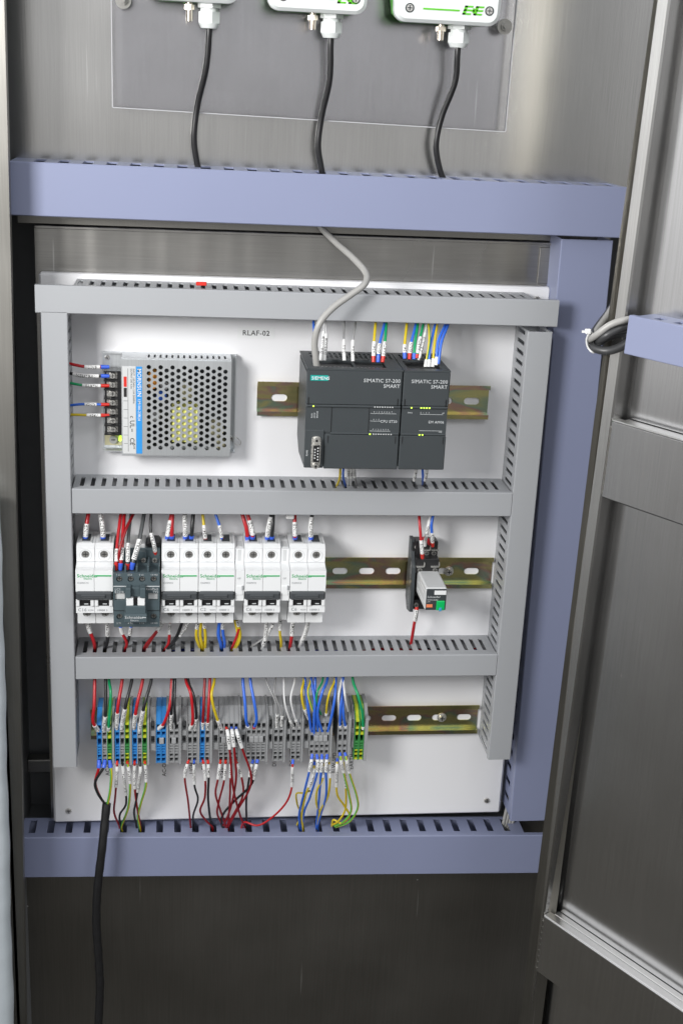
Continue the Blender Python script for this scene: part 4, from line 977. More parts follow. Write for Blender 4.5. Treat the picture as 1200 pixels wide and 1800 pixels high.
dn('yellow', 'behind, between the first two terminals of the cluster', [(553, 1338), (549, 1368), (538, 1395), (531, 1428), (532, 1454)], r=1.2, fer='blue', fl=4, sl=(8, 34), txt='AIR-VALVE', sr=1.8)
dn('blue', 'below the second terminal of the blue cluster', [(557, 1325), (558, 1355), (545, 1400), (535, 1425), (531, 1452)], r=1.3, fer='blue', fl=5, sl=(6, 20), txt='GND', sr=2.0)
dn('blue', 'below the third terminal of the blue cluster', [(566, 1325), (564, 1358), (561, 1400), (556, 1452)], r=1.3, fer='blue', fl=5, sl=(6, 20), txt='GND', sr=2.0)
dn('blue', 'below the fourth terminal of the blue cluster', [(575, 1325), (573, 1355), (573, 1398), (564, 1430), (558, 1452)], r=1.3, fer='blue', fl=5, sl=(6, 20), txt='GND', sr=2.0)
dn('yellow', 'behind the third terminal of the cluster', [(568, 1342), (567, 1368), (557, 1390), (556, 1412), (563, 1432)], r=1.2, sl=(3, 16), txt='AO1', sr=1.7)
dn('yellow', 'bowing right below the fourth terminal of the cluster', [(578, 1340), (580, 1368), (576, 1400), (563, 1425), (556, 1452)], r=1.2, sl=(2, 18), txt='AIR', sr=1.7)
loop('yellow', 'making a square loop left of the cluster bottom', [(545, 1390, -34), (532, 1394, -30), (521, 1395, -26), (522, 1412, -20), (528, 1432, -14), (522, 1450, -6)], r=1.0)
loop('yellow', 'left below the BLW-SPD terminals', [(593, 1333, -42), (592, 1350, -46), (592, 1394, -36), (604, 1415, -28), (614, 1434, -22), (600, 1447, -18), (586, 1441, -14), (583, 1452, -8)], r=1.2, fer='blue', fl=4, sl=(6, 38), txt='BLW-SPD1', sr=1.9)
loop('yg', 'middle below the BLW-SPD terminals', [(597, 1323, -46), (599, 1335, -50), (604, 1358, -46), (613, 1395, -36), (617, 1425, -26), (604, 1444, -20), (588, 1452, -12)], r=1.2, fer='blue', fl=4, sl=(8, 26), txt='GND', sr=1.9)
loop('yellow', 'behind the middle below the BLW-SPD terminals', [(603, 1340, -38), (606, 1365, -38), (608, 1400, -30), (606, 1425, -24), (594, 1444, -18), (584, 1450, -10)], r=1.2, sl=(12, 34), txt='BLW-SPD2', sr=1.8)
loop('yg', 'bowing far right below the BLW-SPD terminals', [(606, 1323, -46), (609, 1336, -50), (615, 1362, -46), (627, 1400, -36), (628, 1422, -28), (614, 1444, -20), (590, 1454, -10)], r=1.2, fer='blue', fl=4, sl=(8, 26), txt='GND2', sr=1.9)

# --- thick black supply cable with its three cores
o = P(171, 1640, -46)
t = thing('supply_cable', 'thick black supply cable hanging down past the lower blue trunking', 'cable', o)
pth = spline([P(188, 1412, -40), P(185, 1440, -44), P(180, 1490, -50), P(172, 1560, -52), P(170, 1620, -52), (P(174, 1690, -52)), P(176, 1740, -52), P(172, 1830, -52)], 3)
q = MB(); q.tube(pth, [4.6+.12*math.sin(i*.9) for i in range(len(pth))], 14); q.build('sheath', M['rubber'], t, o, recalc=False)
for c, pts in (('red', [(174, 1336, -46), (174, 1350, -50), (168, 1376, -46), (176, 1400, -42), (187, 1416, -40)]), ('wblack', [(185, 1336, -46), (182, 1350, -51), (168, 1374, -50), (172, 1394, -46), (187, 1416, -41)]), ('yg', [(193, 1336, -46), (196, 1360, -50), (194, 1390, -46), (189, 1416, -40)])):
    path = spline([P(*p) for p in pts], 2); q = MB(); q.tube(path, 1.45, 8, 0, 1 if c == 'yg' else None)
    cc = q.build('core', [M['yellow'], M['ygreen']] if c == 'yg' else M[c], t, o, recalc=False)
    f, _ = cut(path, 0, 8); q = MB(); q.tube(f, [1.9+.5*(i/(len(f)-1)) for i in range(len(f))], 10); q.build('ferrule', M['ferr_blue'], cc, o, recalc=False)

# --- wires into the tops of the breakers and the contactor
g3 = 'wires from the middle trunking to the breaker row'
def bt(col, where, pts, **k):
    n = len(pts); out = []
    for i, (x, y) in enumerate(pts): out.append((x, y, -34 if i == 0 else (-30 if i == n-1 else -36)))
    x, y = pts[-1]; out.append((x, 885, -26))
    k.setdefault('group', g3); k.setdefault('r', 2.0); return wire(col, where, out, **k)
bt('red', 'into the left pole of the C16 breaker', [(150, 953), (152, 928), (156, 900)], fer='blue', fl=7, sl=(7, 20), txt='LINE')
bt('wwhite', 'into the right pole of the C16 breaker', [(182, 953), (181, 930), (177, 900)], fer='blue', fl=7, sl=(7, 32), txt='NEUTRAL')
def ct(col, where, pts, **k):
    n = len(pts); out = []
    for i, (x, y) in enumerate(pts): out.append((x, y, (-62, -62, -50, -36, -30)[min(i, 4)] if i < n-1 else -30))
    x, y = pts[-1]; out.append((x, 885, -26)); k.setdefault('group', g3); return wire(col, where, out, **k)
ct('red', 'into the first contactor terminal, left', [(204, 1001), (205, 985), (207, 950), (213, 900)], r=1.6, fer='red', fl=7, sl=(9, 21), txt='LINE')
ct('red', 'into the first contactor terminal, right', [(212, 1001), (213, 985), (216, 945), (219, 900)], r=1.8, fer='blue', fl=7, sl=(10, 22), txt='LINE')
ct('darkred', 'crossing behind the others to the contactor', [(209, 985), (211, 965), (222, 930), (236, 900)], r=1.5)
ct('dgrey', 'into the second contactor terminal, left', [(224, 1000), (225, 985), (226, 945), (231, 900)], r=1.6, fer='red', fl=6, sl=(8, 26), txt='NEUTRAL')
ct('dgrey', 'into the second contactor terminal, right', [(232, 1000), (235, 985), (245, 950), (254, 900)], r=2.0, fer='blue', fl=7, sl=(10, 31), txt='NEUTRAL')
wire('wblack', 'into the coil terminal of the contactor', [P_ for P_ in ((274, 975, -38), (271, 958, -42), (265, 930, -38), (266, 900, -30), (266, 885, -26))], r=1.5, fer='red', fl=5, sl=(5, 25), txt='NEUTRAL', group=g3)
bt('red', 'with long sleeve into the C6 breaker right of the contactor', [(293, 952), (297, 928), (302, 900)], r=1.8, fer='blue', fl=7, sl=(7, 23), txt='LINE')
bt('red', 'without sleeve into the C6 breaker right of the contactor', [(302, 952), (302, 928), (303, 900)], r=2.2, fer='blue', fl=7)
bt('wblack', 'with long sleeve into the C6 breaker right of the contactor', [(326, 952), (326, 928), (325, 900)], r=2.0, fer='blue', fl=7, sl=(7, 28), txt='NEUTRAL')
bt('wblack', 'without sleeve into the C6 breaker right of the contactor', [(336, 952), (338, 928), (340, 900)], r=2.0, fer='blue', fl=7)
bt('yellow', 'into the left pole of the C2 breaker', [(362, 953), (359, 928), (356, 900)], r=1.5, fer='red', fl=5, sl=(5, 19), txt='+24V')
bt('blue', 'into the right pole of the C2 breaker', [(391, 953), (387, 928), (378, 900)], r=1.5, fer='red', fl=4, sl=(6, 19), txt='GND')
bt('red', 'without sleeve into the breaker beside the first auxiliary contact', [(436, 953), (433, 928), (425, 900)], r=2.0, fer='blue', fl=7)
bt('red', 'with sleeve into the breaker beside the first auxiliary contact', [(444, 953), (443, 930), (434, 900)], r=2.0, fer='blue', fl=7, sl=(9, 24), txt='LINE')
bt('wblack', 'with sleeve into the breaker beside the first auxiliary contact', [(469, 953), (472, 928), (478, 900)], r=2.0, fer='blue', fl=7, sl=(7, 27), txt='NEUTRAL')
bt('wblack', 'without sleeve into the breaker beside the first auxiliary contact', [(477, 953), (479, 928), (480, 900)], r=2.0, fer='blue', fl=7)
bt('red', 'into the left pole of the last breaker', [(519, 953), (518, 930), (518, 900)], r=1.9, fer='blue', fl=6, sl=(8, 22), txt='LINE')
bt('wblack', 'into the right pole of the last breaker', [(547, 953), (546, 928), (549, 900)], r=2.0, fer='blue', fl=7, sl=(7, 27), txt='NEUTRAL')
q = MB(); p = P(510, 909, -38); q.box(p.x-4, p.x+4, -39, -36, p.z-2, p.z+3, b=.8)
tag(q.build('cable_tag', M['sleeve'], None, p), 'small blank white tag beside the red wire of the last breaker', 'tag')
# --- wires out of the bottoms of the breakers
g4 = 'wires from the breaker row down to the lower trunking'
def bb(col, where, pts, **k):
    n = len(pts); out = []
    for i, (x, y) in enumerate(pts): out.append((x, y, -38 if i == 0 else (-22 if i == n-1 else -40+i*4)))
    x, y = pts[-1]; out.append((x, y+9, -20)); k.setdefault('group', g4); k.setdefault('r', 1.9); return wire(col, where, out, **k)
bb('red', 'under the left pole of the C16 breaker', [(154, 1092), (158, 1108), (166, 1130), (167, 1145)], sl=(0, 14), txt='LINE')
bb('wblack', 'under the right pole of the C16 breaker', [(189, 1092), (190, 1115), (188, 1132), (184, 1145)], sl=(0, 17), txt='NEUTRAL')
bb('red', 'under the contactor', [(212, 1096), (214, 1110), (223, 1130), (219, 1145)], r=1.6, fer='blue', fl=4, sl=(4, 13))
bb('wblack', 'under the contactor', [(231, 1096), (229, 1113), (226, 1126), (221, 1140)], r=1.4, fer='blue', fl=4, sl=(4, 14), txt='NEU')
bb('red', 'outer one slanting left from the first C6 breaker', [(288, 1092), (276, 1110), (262, 1130), (254, 1145)], r=1.6, sl=(0, 13), txt='LINE')
bb('darkred', 'inner one slanting left from the first C6 breaker', [(288, 1094), (271, 1116), (258, 1132), (252, 1145)], r=1.6)
bb('red', 'upright from the first C6 breaker', [(299, 1090), (298, 1115), (296, 1132), (288, 1145)], r=1.5, sl=(3, 16), txt='LINE')
bb('wblack', 'slanting left from the first C6 breaker', [(322, 1090), (311, 1118), (297, 1138), (290, 1146)], r=1.6)
bb('dgrey', 'under the right pole of the first C6 breaker', [(334, 1090), (322, 1110), (305, 1130), (294, 1145)], r=1.4, sl=(0, 22), txt='NEUTRAL')
bb('yellow', 'left of three under the C2 breaker', [(349, 1090), (345, 1115), (349, 1132), (356, 1146)], r=1.6, sl=(0, 10), txt='+24V')
bb('yellow', 'middle of three under the C2 breaker', [(354, 1090), (352, 1115), (355, 1132), (358, 1147)], r=1.6)
bb('yellow', 'right of three under the C2 breaker', [(358, 1090), (361, 1115), (361, 1132), (360, 1147)], r=1.6, sl=(0, 9), txt='+24V')
bb('blue', 'left of two under the C2 breaker', [(386, 1092), (384, 1115), (388, 1132), (391, 1146)], r=1.8)
bb('blue', 'right of two under the C2 breaker', [(392, 1090), (392, 1112), (395, 1130), (393, 1146)], r=1.6, sl=(0, 10), txt='GND')
bb('yellow', 'outer bowed one under the first auxiliary contact', [(417, 1090), (422, 1115), (418, 1132), (408, 1146)], r=1.7, sl=(0, 7), txt='IN24')
bb('yellow', 'inner one under the first auxiliary contact', [(413, 1090), (418, 1115), (414, 1132), (406, 1146)], r=1.6)
bb('red', 'showing behind the yellow ones', [(420, 1105), (415, 1122), (410, 1134), (407, 1144)], r=1.4)
bb('wgrey', 'slanting left from the breaker beside the first auxiliary contact', [(480, 1098), (468, 1118), (452, 1130), (441, 1138)], r=1.1, sl=(0, 14), txt='COM')
bb('wwhite', 'upright from the breaker beside the first auxiliary contact', [(469, 1090), (467, 1118), (463, 1134), (459, 1145)], r=1.7, sl=(0, 31), txt='DM1-NEUTRAL')
bb('yellow', 'under the second auxiliary contact', [(493, 1088), (492, 1112), (494, 1128), (494, 1144)], r=1.4, sl=(0, 13), txt='INT24')
bb('red', 'under the left pole of the last breaker', [(515, 1090), (513, 1115), (511, 1130), (509, 1143)], r=1.8, sl=(0, 18), txt='DEM2')
bb('wwhite', 'under the right pole of the last breaker', [(543, 1088), (537, 1112), (530, 1128), (526, 1138)], r=1.8, sl=(0, 28), txt='BLW2-NEUTRAL')
# --- wires into the controller
g5 = 'wires from the top trunking to the controller'
def cu(col, where, pts, **k):
    n = len(pts); out = []
    for i, (x, y) in enumerate(pts): out.append((x, y, -66 if i == 0 else (-38 if i == n-1 else -58)))
    x, y = pts[-1]; out.append((x, 548, -28)); k.setdefault('group', g5); k.setdefault('r', 1.4); return wire(col, where, out, **k)
cu('wwhite', 'first into the controller top, beside the grey cable', [(563, 634), (567, 600), (570, 565)], r=.9, sl=(0, 30), txt='DI0.1-NUM', sr=1.7)
cu('wwhite', 'second into the controller top, beside the grey cable', [(570, 634), (573, 600), (572, 566)], r=.9, sl=(0, 27), txt='DI0.2-NUM', sr=1.6)
cu('wgrey', 'left of two upright ones at the controller middle', [(605, 634), (604, 605), (605, 566)], r=1.0, sl=(0, 21), txt='DI0.5', sr=1.7)
cu('wgrey', 'right of two upright ones at the controller middle', [(620, 635), (620, 600), (625, 566)], r=1.0, sl=(0, 20), txt='DI0.6', sr=1.7)
cu('yellow', 'first of the coloured trio on the controller', [(656, 637), (657, 605), (660, 566)], fer='red', fl=6, sl=(6, 20), txt='+24V')
cu('blue', 'middle of the coloured trio on the controller', [(664, 637), (667, 605), (676, 566)], fer='blue', fl=6, sl=(8, 18), txt='GND')
cu('green', 'last of the coloured trio on the controller', [(672, 637), (676, 605), (679, 566)], fer='red', fl=6, sl=(6, 20), txt='EARTH')
cu('yellow', 'first into the expansion module', [(711, 631), (711, 605), (715, 566)], fer='blue', fl=6, sl=(6, 14), txt='24V')
cu('blue', 'second into the expansion module', [(719, 632), (722, 605), (731, 567)], fer='red', fl=6, sl=(6, 17), txt='GND')
cu('green', 'third into the expansion module', [(727, 632), (729, 605), (734, 567)], fer='blue', fl=6)
cu('green', 'fourth into the expansion module', [(732, 630), (737, 600), (744, 567)], r=1.3, fer='red', fl=4, sl=(5, 22), txt='EARTH')
cu('wwhite', 'fifth, slanting, into the expansion module', [(735, 633), (742, 605), (750, 568)], r=1.2, sl=(2, 30), txt='AI0-VALVE')
cu('yg', 'sixth into the expansion module', [(747, 645), (754, 600), (753, 567)], r=1.1, sl=(0, 7), sr=1.7)
cu('blue', 'seventh into the expansion module', [(753, 645), (756, 608), (765, 567)], r=1.3, sl=(0, 7), sr=1.8)
cu('yellow', 'eighth into the expansion module', [(760, 645), (763, 608), (768, 567)], r=1.2, sl=(0, 8), sr=1.8)
cu('blue', 'ninth into the expansion module', [(766, 642), (770, 600), (783, 568)], r=1.4, sl=(0, 8), sr=1.7)
cu('blue', 'rightmost, into the expansion module', [(770, 640), (776, 600), (788, 568)], r=1.4)
cu('blue', 'peeping out left of the grey cable', [(556, 610), (553, 590), (551, 566)], r=1.3)
g6 = 'wires from the controller down to the middle trunking'
def cd(col, where, pts, **k):
    n = len(pts); out = []
    for i, (x, y) in enumerate(pts): out.append((x, y, -62 if i == 0 else (-24 if i == n-1 else -50)))
    x, y = pts[-1]; out.append((x, y+8, -20)); k.setdefault('group', g6); return wire(col, where, out, **k)
cd('yellow', 'under the controller', [(598, 818), (597, 840), (591, 857)], r=1.2)
cd('blue', 'under the controller', [(604, 818), (603, 838), (608, 856)], r=1.2)
cd('wwhite', 'first marked one under the controller', [(611, 818), (612, 838), (611, 857)], r=1.1, sl=(2, 22), txt='DQ0.0')
cd('wwhite', 'second marked one under the controller', [(617, 818), (617, 838), (616, 857)], r=1.1, sl=(2, 22), txt='DQ0.1')
cd('wgrey', 'third marked one under the controller', [(622, 818), (623, 838), (627, 857)], r=1.1, sl=(2, 20), txt='DQ0.2')
cd('wblack', 'left under the expansion module', [(732, 820), (728, 842), (727, 856)], r=1.2, sl=(2, 24), txt='AO1-M')
cd('blue', 'under the expansion module', [(742, 820), (743, 840), (743, 853)], r=1.3)
cd('wblack', 'right under the expansion module', [(751, 820), (747, 842), (744, 857)], r=1.2, sl=(2, 24), txt='AO1-0')
# --- power supply wires
g7 = 'wires from the left trunking to the power supply'
for c, y, s, x0, x1, f, r in (('red', 645, 'LINE', 150, 176, 'blue', 1.5), ('wblack', 661, 'NEUTRAL', 131, 174, 'blue', 1.5), ('green', 678, 'EARTH', 146, 177, 'red', 1.3), ('blue', 711, 'GND', 150, 170, 'red', 1.3), ('yellow', 730, '+24V', 153, 177, 'red', 1.3)):
    dy = {'red': -5, 'wblack': -4, 'green': -4, 'blue': 3, 'yellow': 0}[c]; k = 1/1.78
    wire(c, 'running left from the power supply terminals', [(192, y, -17), (178, y, -19), (150, y-.5, -22), (135, y-1+dy*.4, -22), (121, y-1+dy, -20), (112, y-1+dy, -18)], r=r, fer=f, fl=8, sl=((192-x1)*k, (192-x0)*k), txt=s, group=g7)
# --- relay wires
g8 = 'wires at the relay socket'
wire('red', 'down the left side of the relay socket top', [(742, 981, -38), (741, 965, -42), (738, 930, -40), (736, 900, -32), (736, 885, -28)], r=1.5, fer='red', fl=7, sl=(7, 22), txt='LINE', group=g8)
wire('wwhite', 'slanting to the middle of the relay socket', [(746, 959, -28), (750, 935, -36), (757, 900, -32), (757, 885, -28)], r=1.3, sl=(0, 32), txt='LIGHT2-DO', group=g8)
wire('blue', 'into the right of the relay socket', [(760, 960, -28), (759, 940, -34), (758, 922, -36), (762, 900, -32), (762, 885, -28)], r=1.5, fer='red', fl=6, sl=(6, 19), txt='GND', group=g8)
wire('red', 'short and thick behind the middle of the relay socket', [(754, 958, -20), (751, 948, -22), (743, 946, -22)], r=2.0, group=g8)
wire('red', 'down from the relay socket to the trunking', [(732, 1064, -32), (731, 1080, -36), (728, 1095, -34), (724, 1120, -26), (722, 1132, -20)], r=1.7, fer='red', fl=5, sl=(5, 17), txt='LIGHT', group=g8)

# --- grey data cable from the blue trunking to the controller
o = P(555, 636, -76)
t = thing('data_cable', 'light grey data cable looping from the upper blue trunking to the controller top', 'cable', o)
q = MB(); q.tube(spline([P(557, 650, -74), P(555, 630, -78), P(553, 600, -80), P(562, 568, -82), P(585, 541, -78), P(618, 517, -72), P(641, 499, -66), P(643, 480, -52), P(622, 455, -30), P(590, 426, -6), P(566, 402, 6), P(556, 385, 8)], 2.5), 3.1, 14)
q.build('sheath', M['cable_grey'], t, o, recalc=False)
q = MB(); p = P(354, 500, -36); q.box(p.x-5, p.x+5, -38, -34, p.z-1, p.z+2.4, b=.6)
tag(q.build('wire_scrap', M['ferr_red'], None, p), 'small red scrap lying on top of the upper grey trunking', 'scrap')

# wire masses seen dark through the slots of the trunking
def mass(label, x0, x1, z0, z1, y0, y1, n, cols, r=1.6):
    q = MB(); 
    for i in range(n):
        pts = []; x = x0
        while x < x1:
            pts.append((x, random.uniform(y0, y1), random.uniform(z0, z1))); x += 60
        pts.append((x1, random.uniform(y0, y1), random.uniform(z0, z1)))
        q.tube(spline(pts, 14), r, 6, i % len(cols))
    tag(q.build('wire_bundle', [M[c] for c in cols], None, ((x0+x1)/2, (y0+y1)/2, z0), recalc=False), label, 'wire bundle', kind='stuff')
mass('bundle of dark and navy wires inside the trunking under the controller', 36, 455, 381, 390, -42, -8, 22, ['navy', 'wblack', 'wblack', 'darkred', 'navy', 'wblack'])
mass('bundle of navy, black and yellow wires inside the trunking under the breakers', 36, 455, 203, 212, -42, -8, 24, ['navy', 'wblack', 'navy', 'wblack', 'yellow', 'navy', 'wblack', 'darkred'])
mass('bundle of black wires inside the lower blue trunking', -20, 505, -48, -36, -20, 10, 16, ['wblack', 'wblack', 'darkred', 'wblack', 'blue'])
q = MB()
for i in range(4): q.tube(spline([P(910+i*6, 1350, 8), P(895+i*5, 1400, 6), P(884+i*5, 1448, 2), P(880, 1470, 6)], 4), 2.0, 8)
q2 = q.build('loose_cables', M['cable_grey'], None, P(890, 1440, 2), recalc=False); tag(q2, 'loose grey cables in the gap beside the lower right plate corner', 'cables', kind='stuff')

# ------------------------------------------------------------------ acrylic sheet and transmitters
aBL, aBR = P(199, 188, -4), P(887, 231, -4)
ax0, ax1, az0, az1 = aBL.x, aBR.x, aBR.z, 980
t = thing('acrylic_sheet', 'clear scratched acrylic sheet carrying the three white transmitters', 'acrylic sheet', (ax0, 0, az0))
q = MB(); q.prism([(ax0, aBL.z), (ax1, az0), (ax1+1, az1), (ax0-.5, az1)], 'y', 1, -4); q.build('sheet', M['acrylic'], t, (ax0, 0, az0))
q = MB(); q.prism([(ax0, aBL.z-.8), (ax1, az0-.8), (ax1, az0), (ax0, aBL.z)], 'y', 1, -4); q.build('cut_edge', M['cut_edge'], t, (ax0, 0, az0))
q = MB(); q.prism([(ax1, az0-.8), (ax1+1, az0), (ax1+2, az1), (ax1+1, az1), (ax1, az0)], 'y', 1, -4); q.build('cut_edge', M['cut_edge'], t, (ax0, 0, az0))
q = MB(); q.prism([(ax0-.9, aBL.z), (ax0, aBL.z-.8), (ax0, aBL.z), (ax0-.5, az1), (ax0-1.4, az1)], 'y', 1, -4); q.build('cut_edge', M['cut_edge'], t, (ax0, 0, az0))
for px, py in ((217, 1), (886, 47)):
    p = P(px, py, -4); q = MB(); q.cyl((p.x, -4.1, p.z), (p.x, -5.4, p.z), 7, n=24); q.cyl((p.x, -5.4, p.z), (p.x, -8, p.z), 4, n=6, smooth=False); q.cyl((p.x, -8, p.z), (p.x, -11, p.z), 2, n=12)
    q.cyl((p.x, 1.1, p.z), (p.x, WALL-.2, p.z), 4, n=12); q.build('fixing_bolt', M['darkscrew'], t, (ax0, 0, az0))
def transmitter(pc, pl_, pr_, gl, pin, which, cable_pts):
    p = P(pc[0], pc[1], -38); pL = P(pl_[0], pl_[1], -40); pR = P(pr_[0], pr_[1], -40); w = pR.x-pL.x; zb = p.z; x0 = pL.x
    t = thing('transmitter', 'white transmitter box with green rear, %s of the three on the acrylic sheet' % which, 'transmitter', (x0+w/2, -4, zb), 'white transmitters on the acrylic sheet'); o = (x0+w/2, -4, zb)
    def octo(i, ex): return [(x0+w-13+i, zb+ex), (x0+w-4+i, zb+7+ex), (x0+w+i, zb+32), (x0+w+i, zb+85), (x0-i, zb+85), (x0-i, zb+32), (x0+4-i, zb+7+ex), (x0+13-i, zb+ex)]
    q = MB(); q.prism(octo(0, 0), 'y', -6, -30); q.build('rear_case', M['sensor_green'], t, o)
    # lid with rounded shoulders
    q = MB(); pr = rrect(x0-.6, x0+w+.6, zb-.6, zb+88, 9, 5); inner = rrect(x0+2.5, x0+w-2.5, zb+2.2, zb+85, 7, 5); n = len(pr)
    pr = [(x+ (3.2 if x < x0+w/2 else -3.2)*max(0, 1-(z-zb)/30), z) for x, z in pr]; inner = [(x+(3.2 if x < x0+w/2 else -3.2)*max(0, 1-(z-zb)/30), z) for x, z in inner]
    vs = [(x, -30, z) for x, z in pr]+[(x, -39, z) for x, z in pr]+[(x, -42, z) for x, z in inner]
    fs = [tuple(range(n))]+[(i, (i+1)%n, n+(i+1)%n, n+i) for i in range(n)]+[(n+i, n+(i+1)%n, 2*n+(i+1)%n, 2*n+i) for i in range(n)]+[tuple(2*n+i for i in range(n))]
    q.add(vs, fs); q.build('lid', M['acryl_white'], t, o)
    for x, z in ((x0+15, zb+11), (x0+w-12, zb+12)):
        q = MB(); q.ring((x, -42, z), (x, -42.5, z), 3.2, 4, mi=1); q.cyl((x, -42, z), (x, -42.8, z), 3.2, 2.9, 14); q.box(x-2.2, x+2.2, -43, -42.7, z-.4, z+.4, 1); q.box(x-.4, x+.4, -43, -42.7, z-2.2, z+2.2, 1); q.build('lid_screw', [M['screw'], M['plc2']], t, o)
    q = MB(); q.box(x0+27, x0+60, -42.6, -42.1, zb+10.3, zb+11.7)
    for xx in (x0+64, x0+74):
        for zz in (7.8, 10.9, 14): q.add([(xx-1.6+(zz-7.8)*.3, -42.5, zb+zz), (xx+6+(zz-7.8)*.3, -42.5, zb+zz), (xx+6.5+(zz-7.8)*.3, -42.5, zb+zz+1.5), (xx-1.1+(zz-7.8)*.3, -42.5, zb+zz+1.5)], [(0,1,2,3)])
        q.add([(xx-1.6, -42.5, zb+7.8), (xx+1, -42.5, zb+7.8), (xx+3.4, -42.5, zb+15.5), (xx+.8, -42.5, zb+15.5)], [(0,1,2,3)])
    q.box(x0+70.5, x0+75, -42.6, -42.3, zb+10.6, zb+12.2); q.box(x0+71.9, x0+73.5, -42.6, -42.3, zb+9.3, zb+13.5)
    q.build('green_logo', M['green_logo'] if 'green_logo' in M else M.setdefault('green_logo', mat('green_logo', (.10, .50, .01), .4, var=0)), t, o, recalc=False)
    # cable gland
    a = P(gl[0], gl[1], -22); z1 = zb+.5; zg = P(gl[0], gl[2], -22).z; h = z1-zg; x = a.x; y = -22
    q = MB(); q.cyl((x, y, z1), (x, y, z1-h*.22), 10.5, n=6, smooth=False); q.cyl((x, y, z1-h*.22), (x, y, z1-h*.36), 7.8, n=18)
    q.cyl((x, y, z1-h*.36), (x, y, z1-h*.8), 9.6, n=6, smooth=False); q.cyl((x, y, z1-h*.8), (x, y, z1-h), 9.3, 7.2, n=18); q.build('cable_gland', M['acryl_white'], t, o)
    b_ = P(pin[0], pin[1], -24); zp = P(pin[0], pin[2], -24).z
    q = MB(); q.cyl((b_.x, -24, z1), (b_.x, -24, z1-3), 3, n=12); q.cyl((b_.x, -24, z1-3), (b_.x, -24, z1-7), 4.6, n=6, smooth=False); q.cyl((b_.x, -24, z1-7), (b_.x, -24, zp), 3.1, 2.9, n=14); q.cyl((b_.x, -24, zp), (b_.x, -24, zp-.2), 1.6, n=10, mi=1); q.build('calibration_nipple', [M['brass'], M['black']], t, o)
    pts = [Vector((x, y, zg+4)), Vector((x, y, zg-6))]+[P(*c) for c in cable_pts]
    t = thing('sensor_cable', 'black cable dropping from the %s transmitter into the upper blue trunking' % which, 'cable', pts[-1], 'black sensor cables')
    q = MB(); q.tube(spline(pts, 3), 2.9, 12); q.build('sheath', M['rubber'], t, pts[-1], recalc=False)
transmitter((345, 2), (252, -8), (424, -2), (368, 8, 50), (333, 8, 37), 'left', [(362, 120, -18), (347, 185, -10), (341, 240, -8), (345, 280, -6), (350, 300, -4)])
transmitter((560, 21), (467, 8), (648, 8), (583, 26, 67), (550, 24, 52), 'middle', [(579, 140, -18), (565, 205, -10), (559, 255, -8), (564, 292, -6), (568, 312, -4)])
transmitter((785, 41), (689, 28), (881, 30), (807, 44, 84), (775, 42, 71), 'right', [(799, 145, -18), (776, 205, -10), (766, 255, -8), (773, 300, -6), (783, 322, -4)])

# ------------------------------------------------------------------ open door on the right
H0 = Vector((507.0, -200, 0)); DU = Vector((.52694, -.84990, 0)); DN = Vector((-.84990, -.52694, 0))
def Dm(p):      # p = (u, off, z) in mm; leans like the photograph
    return H0 + DU*(p[0]+(p[2]-513)*.0245) + DN*p[1] + Vector((0, 0, p[2]))
O = Dm((0, 0, -300))
t = thing('cabinet_door', 'open stainless steel cabinet door with recessed panels and two cross ribs', 'door', O)
def db(name, m, boxes, bev=1.0):
    q = MB()
    for bx in boxes: q.box(*bx[:6], b=bev if len(bx) < 7 else bx[6], fn=Dm)
    return q.build(name, m, t, O)
def strip(name, m, prof, z0, z1):
    """profile in (u, off), extruded along z and leaning"""
    q = MB(); n = len(prof); N = 1
    vs = [(a, c, z0) for a, c in prof]+[(a, c, z1) for a, c in prof]
    q.add(vs, [(i, (i+1)%n, n+(i+1)%n, n+i) for i in range(n)]+[tuple(range(n)), tuple(range(n, 2*n))], 0, False, Dm); return q.build(name, m, t, O)
strip('hinge_stile', M['steel_edge'], [(-13, -24), (-13, -1.5), (-11.5, 0), (-1.5, 0), (0, -1.5), (0, -24)], -420, 1150)
db('outer_skin', M['steel_v'], [(-13, 420, -30, -24.2, -420, 1150)])
db('upper_panel', M['steel_v'], [(4.5, 420, -24, -18, 516.5, 1150, .4)])
db('middle_panel', M['steel_v'], [(4.5, 420, -24, -18, 0, 444.4, .4)])
db('lower_panel', M['steel_v'], [(4.5, 420, -24, -18, -420, -70.5, .4)])
def rib(z0, z1):
    q = MB(); prof = [(-17.9, z0), (-1.4, z0), (0, z0+1.4), (0, z1-1.2), (-1.2, z1), (-9, z1), (-9.6, z1-1.2), (-17.9, z1-1.2)]
    n = len(prof); vs = [(.6, a, z) for a, z in prof]+[(420, a, z) for a, z in prof]
    q.add(vs, [(i, (i+1)%n, n+(i+1)%n, n+i) for i in range(n)]+[tuple(range(n)), tuple(range(n, 2*n))], 0, False, Dm)
    r_ = q.build('cross_rib', M['steel_v'], t, O)
    q = MB(); q.box(.4, 420, -8.6, .5, z1+.1, z1+1.3, fn=Dm, b=.4); q.build('highlight_lip', M['lip'], r_, O)  # strip added as the ledge's front highlight, painted in pale steel
    q = MB(); q.box(4.6, 420, -17.8, -10.6, z1-1.1, z1+.2, fn=Dm, b=.4); q.build('highlight_bead', M['lip'], r_, O)  # second pale strip painting the highlight at the back of the ledge
    q = MB(); q.box(-.5, .9, -.6, .5, z0+3, z1-5, fn=Dm, b=.3)
    for k in range(9): q.box(-.8, 1.3, -.4, .7, z0+5+k*(z1-z0-12)/8, z0+6.4+k*(z1-z0-12)/8, fn=Dm, b=.5)
    q.build('weld_seam', M['frame'], r_, O)
rib(445, 516); rib(-69.5, -.5)
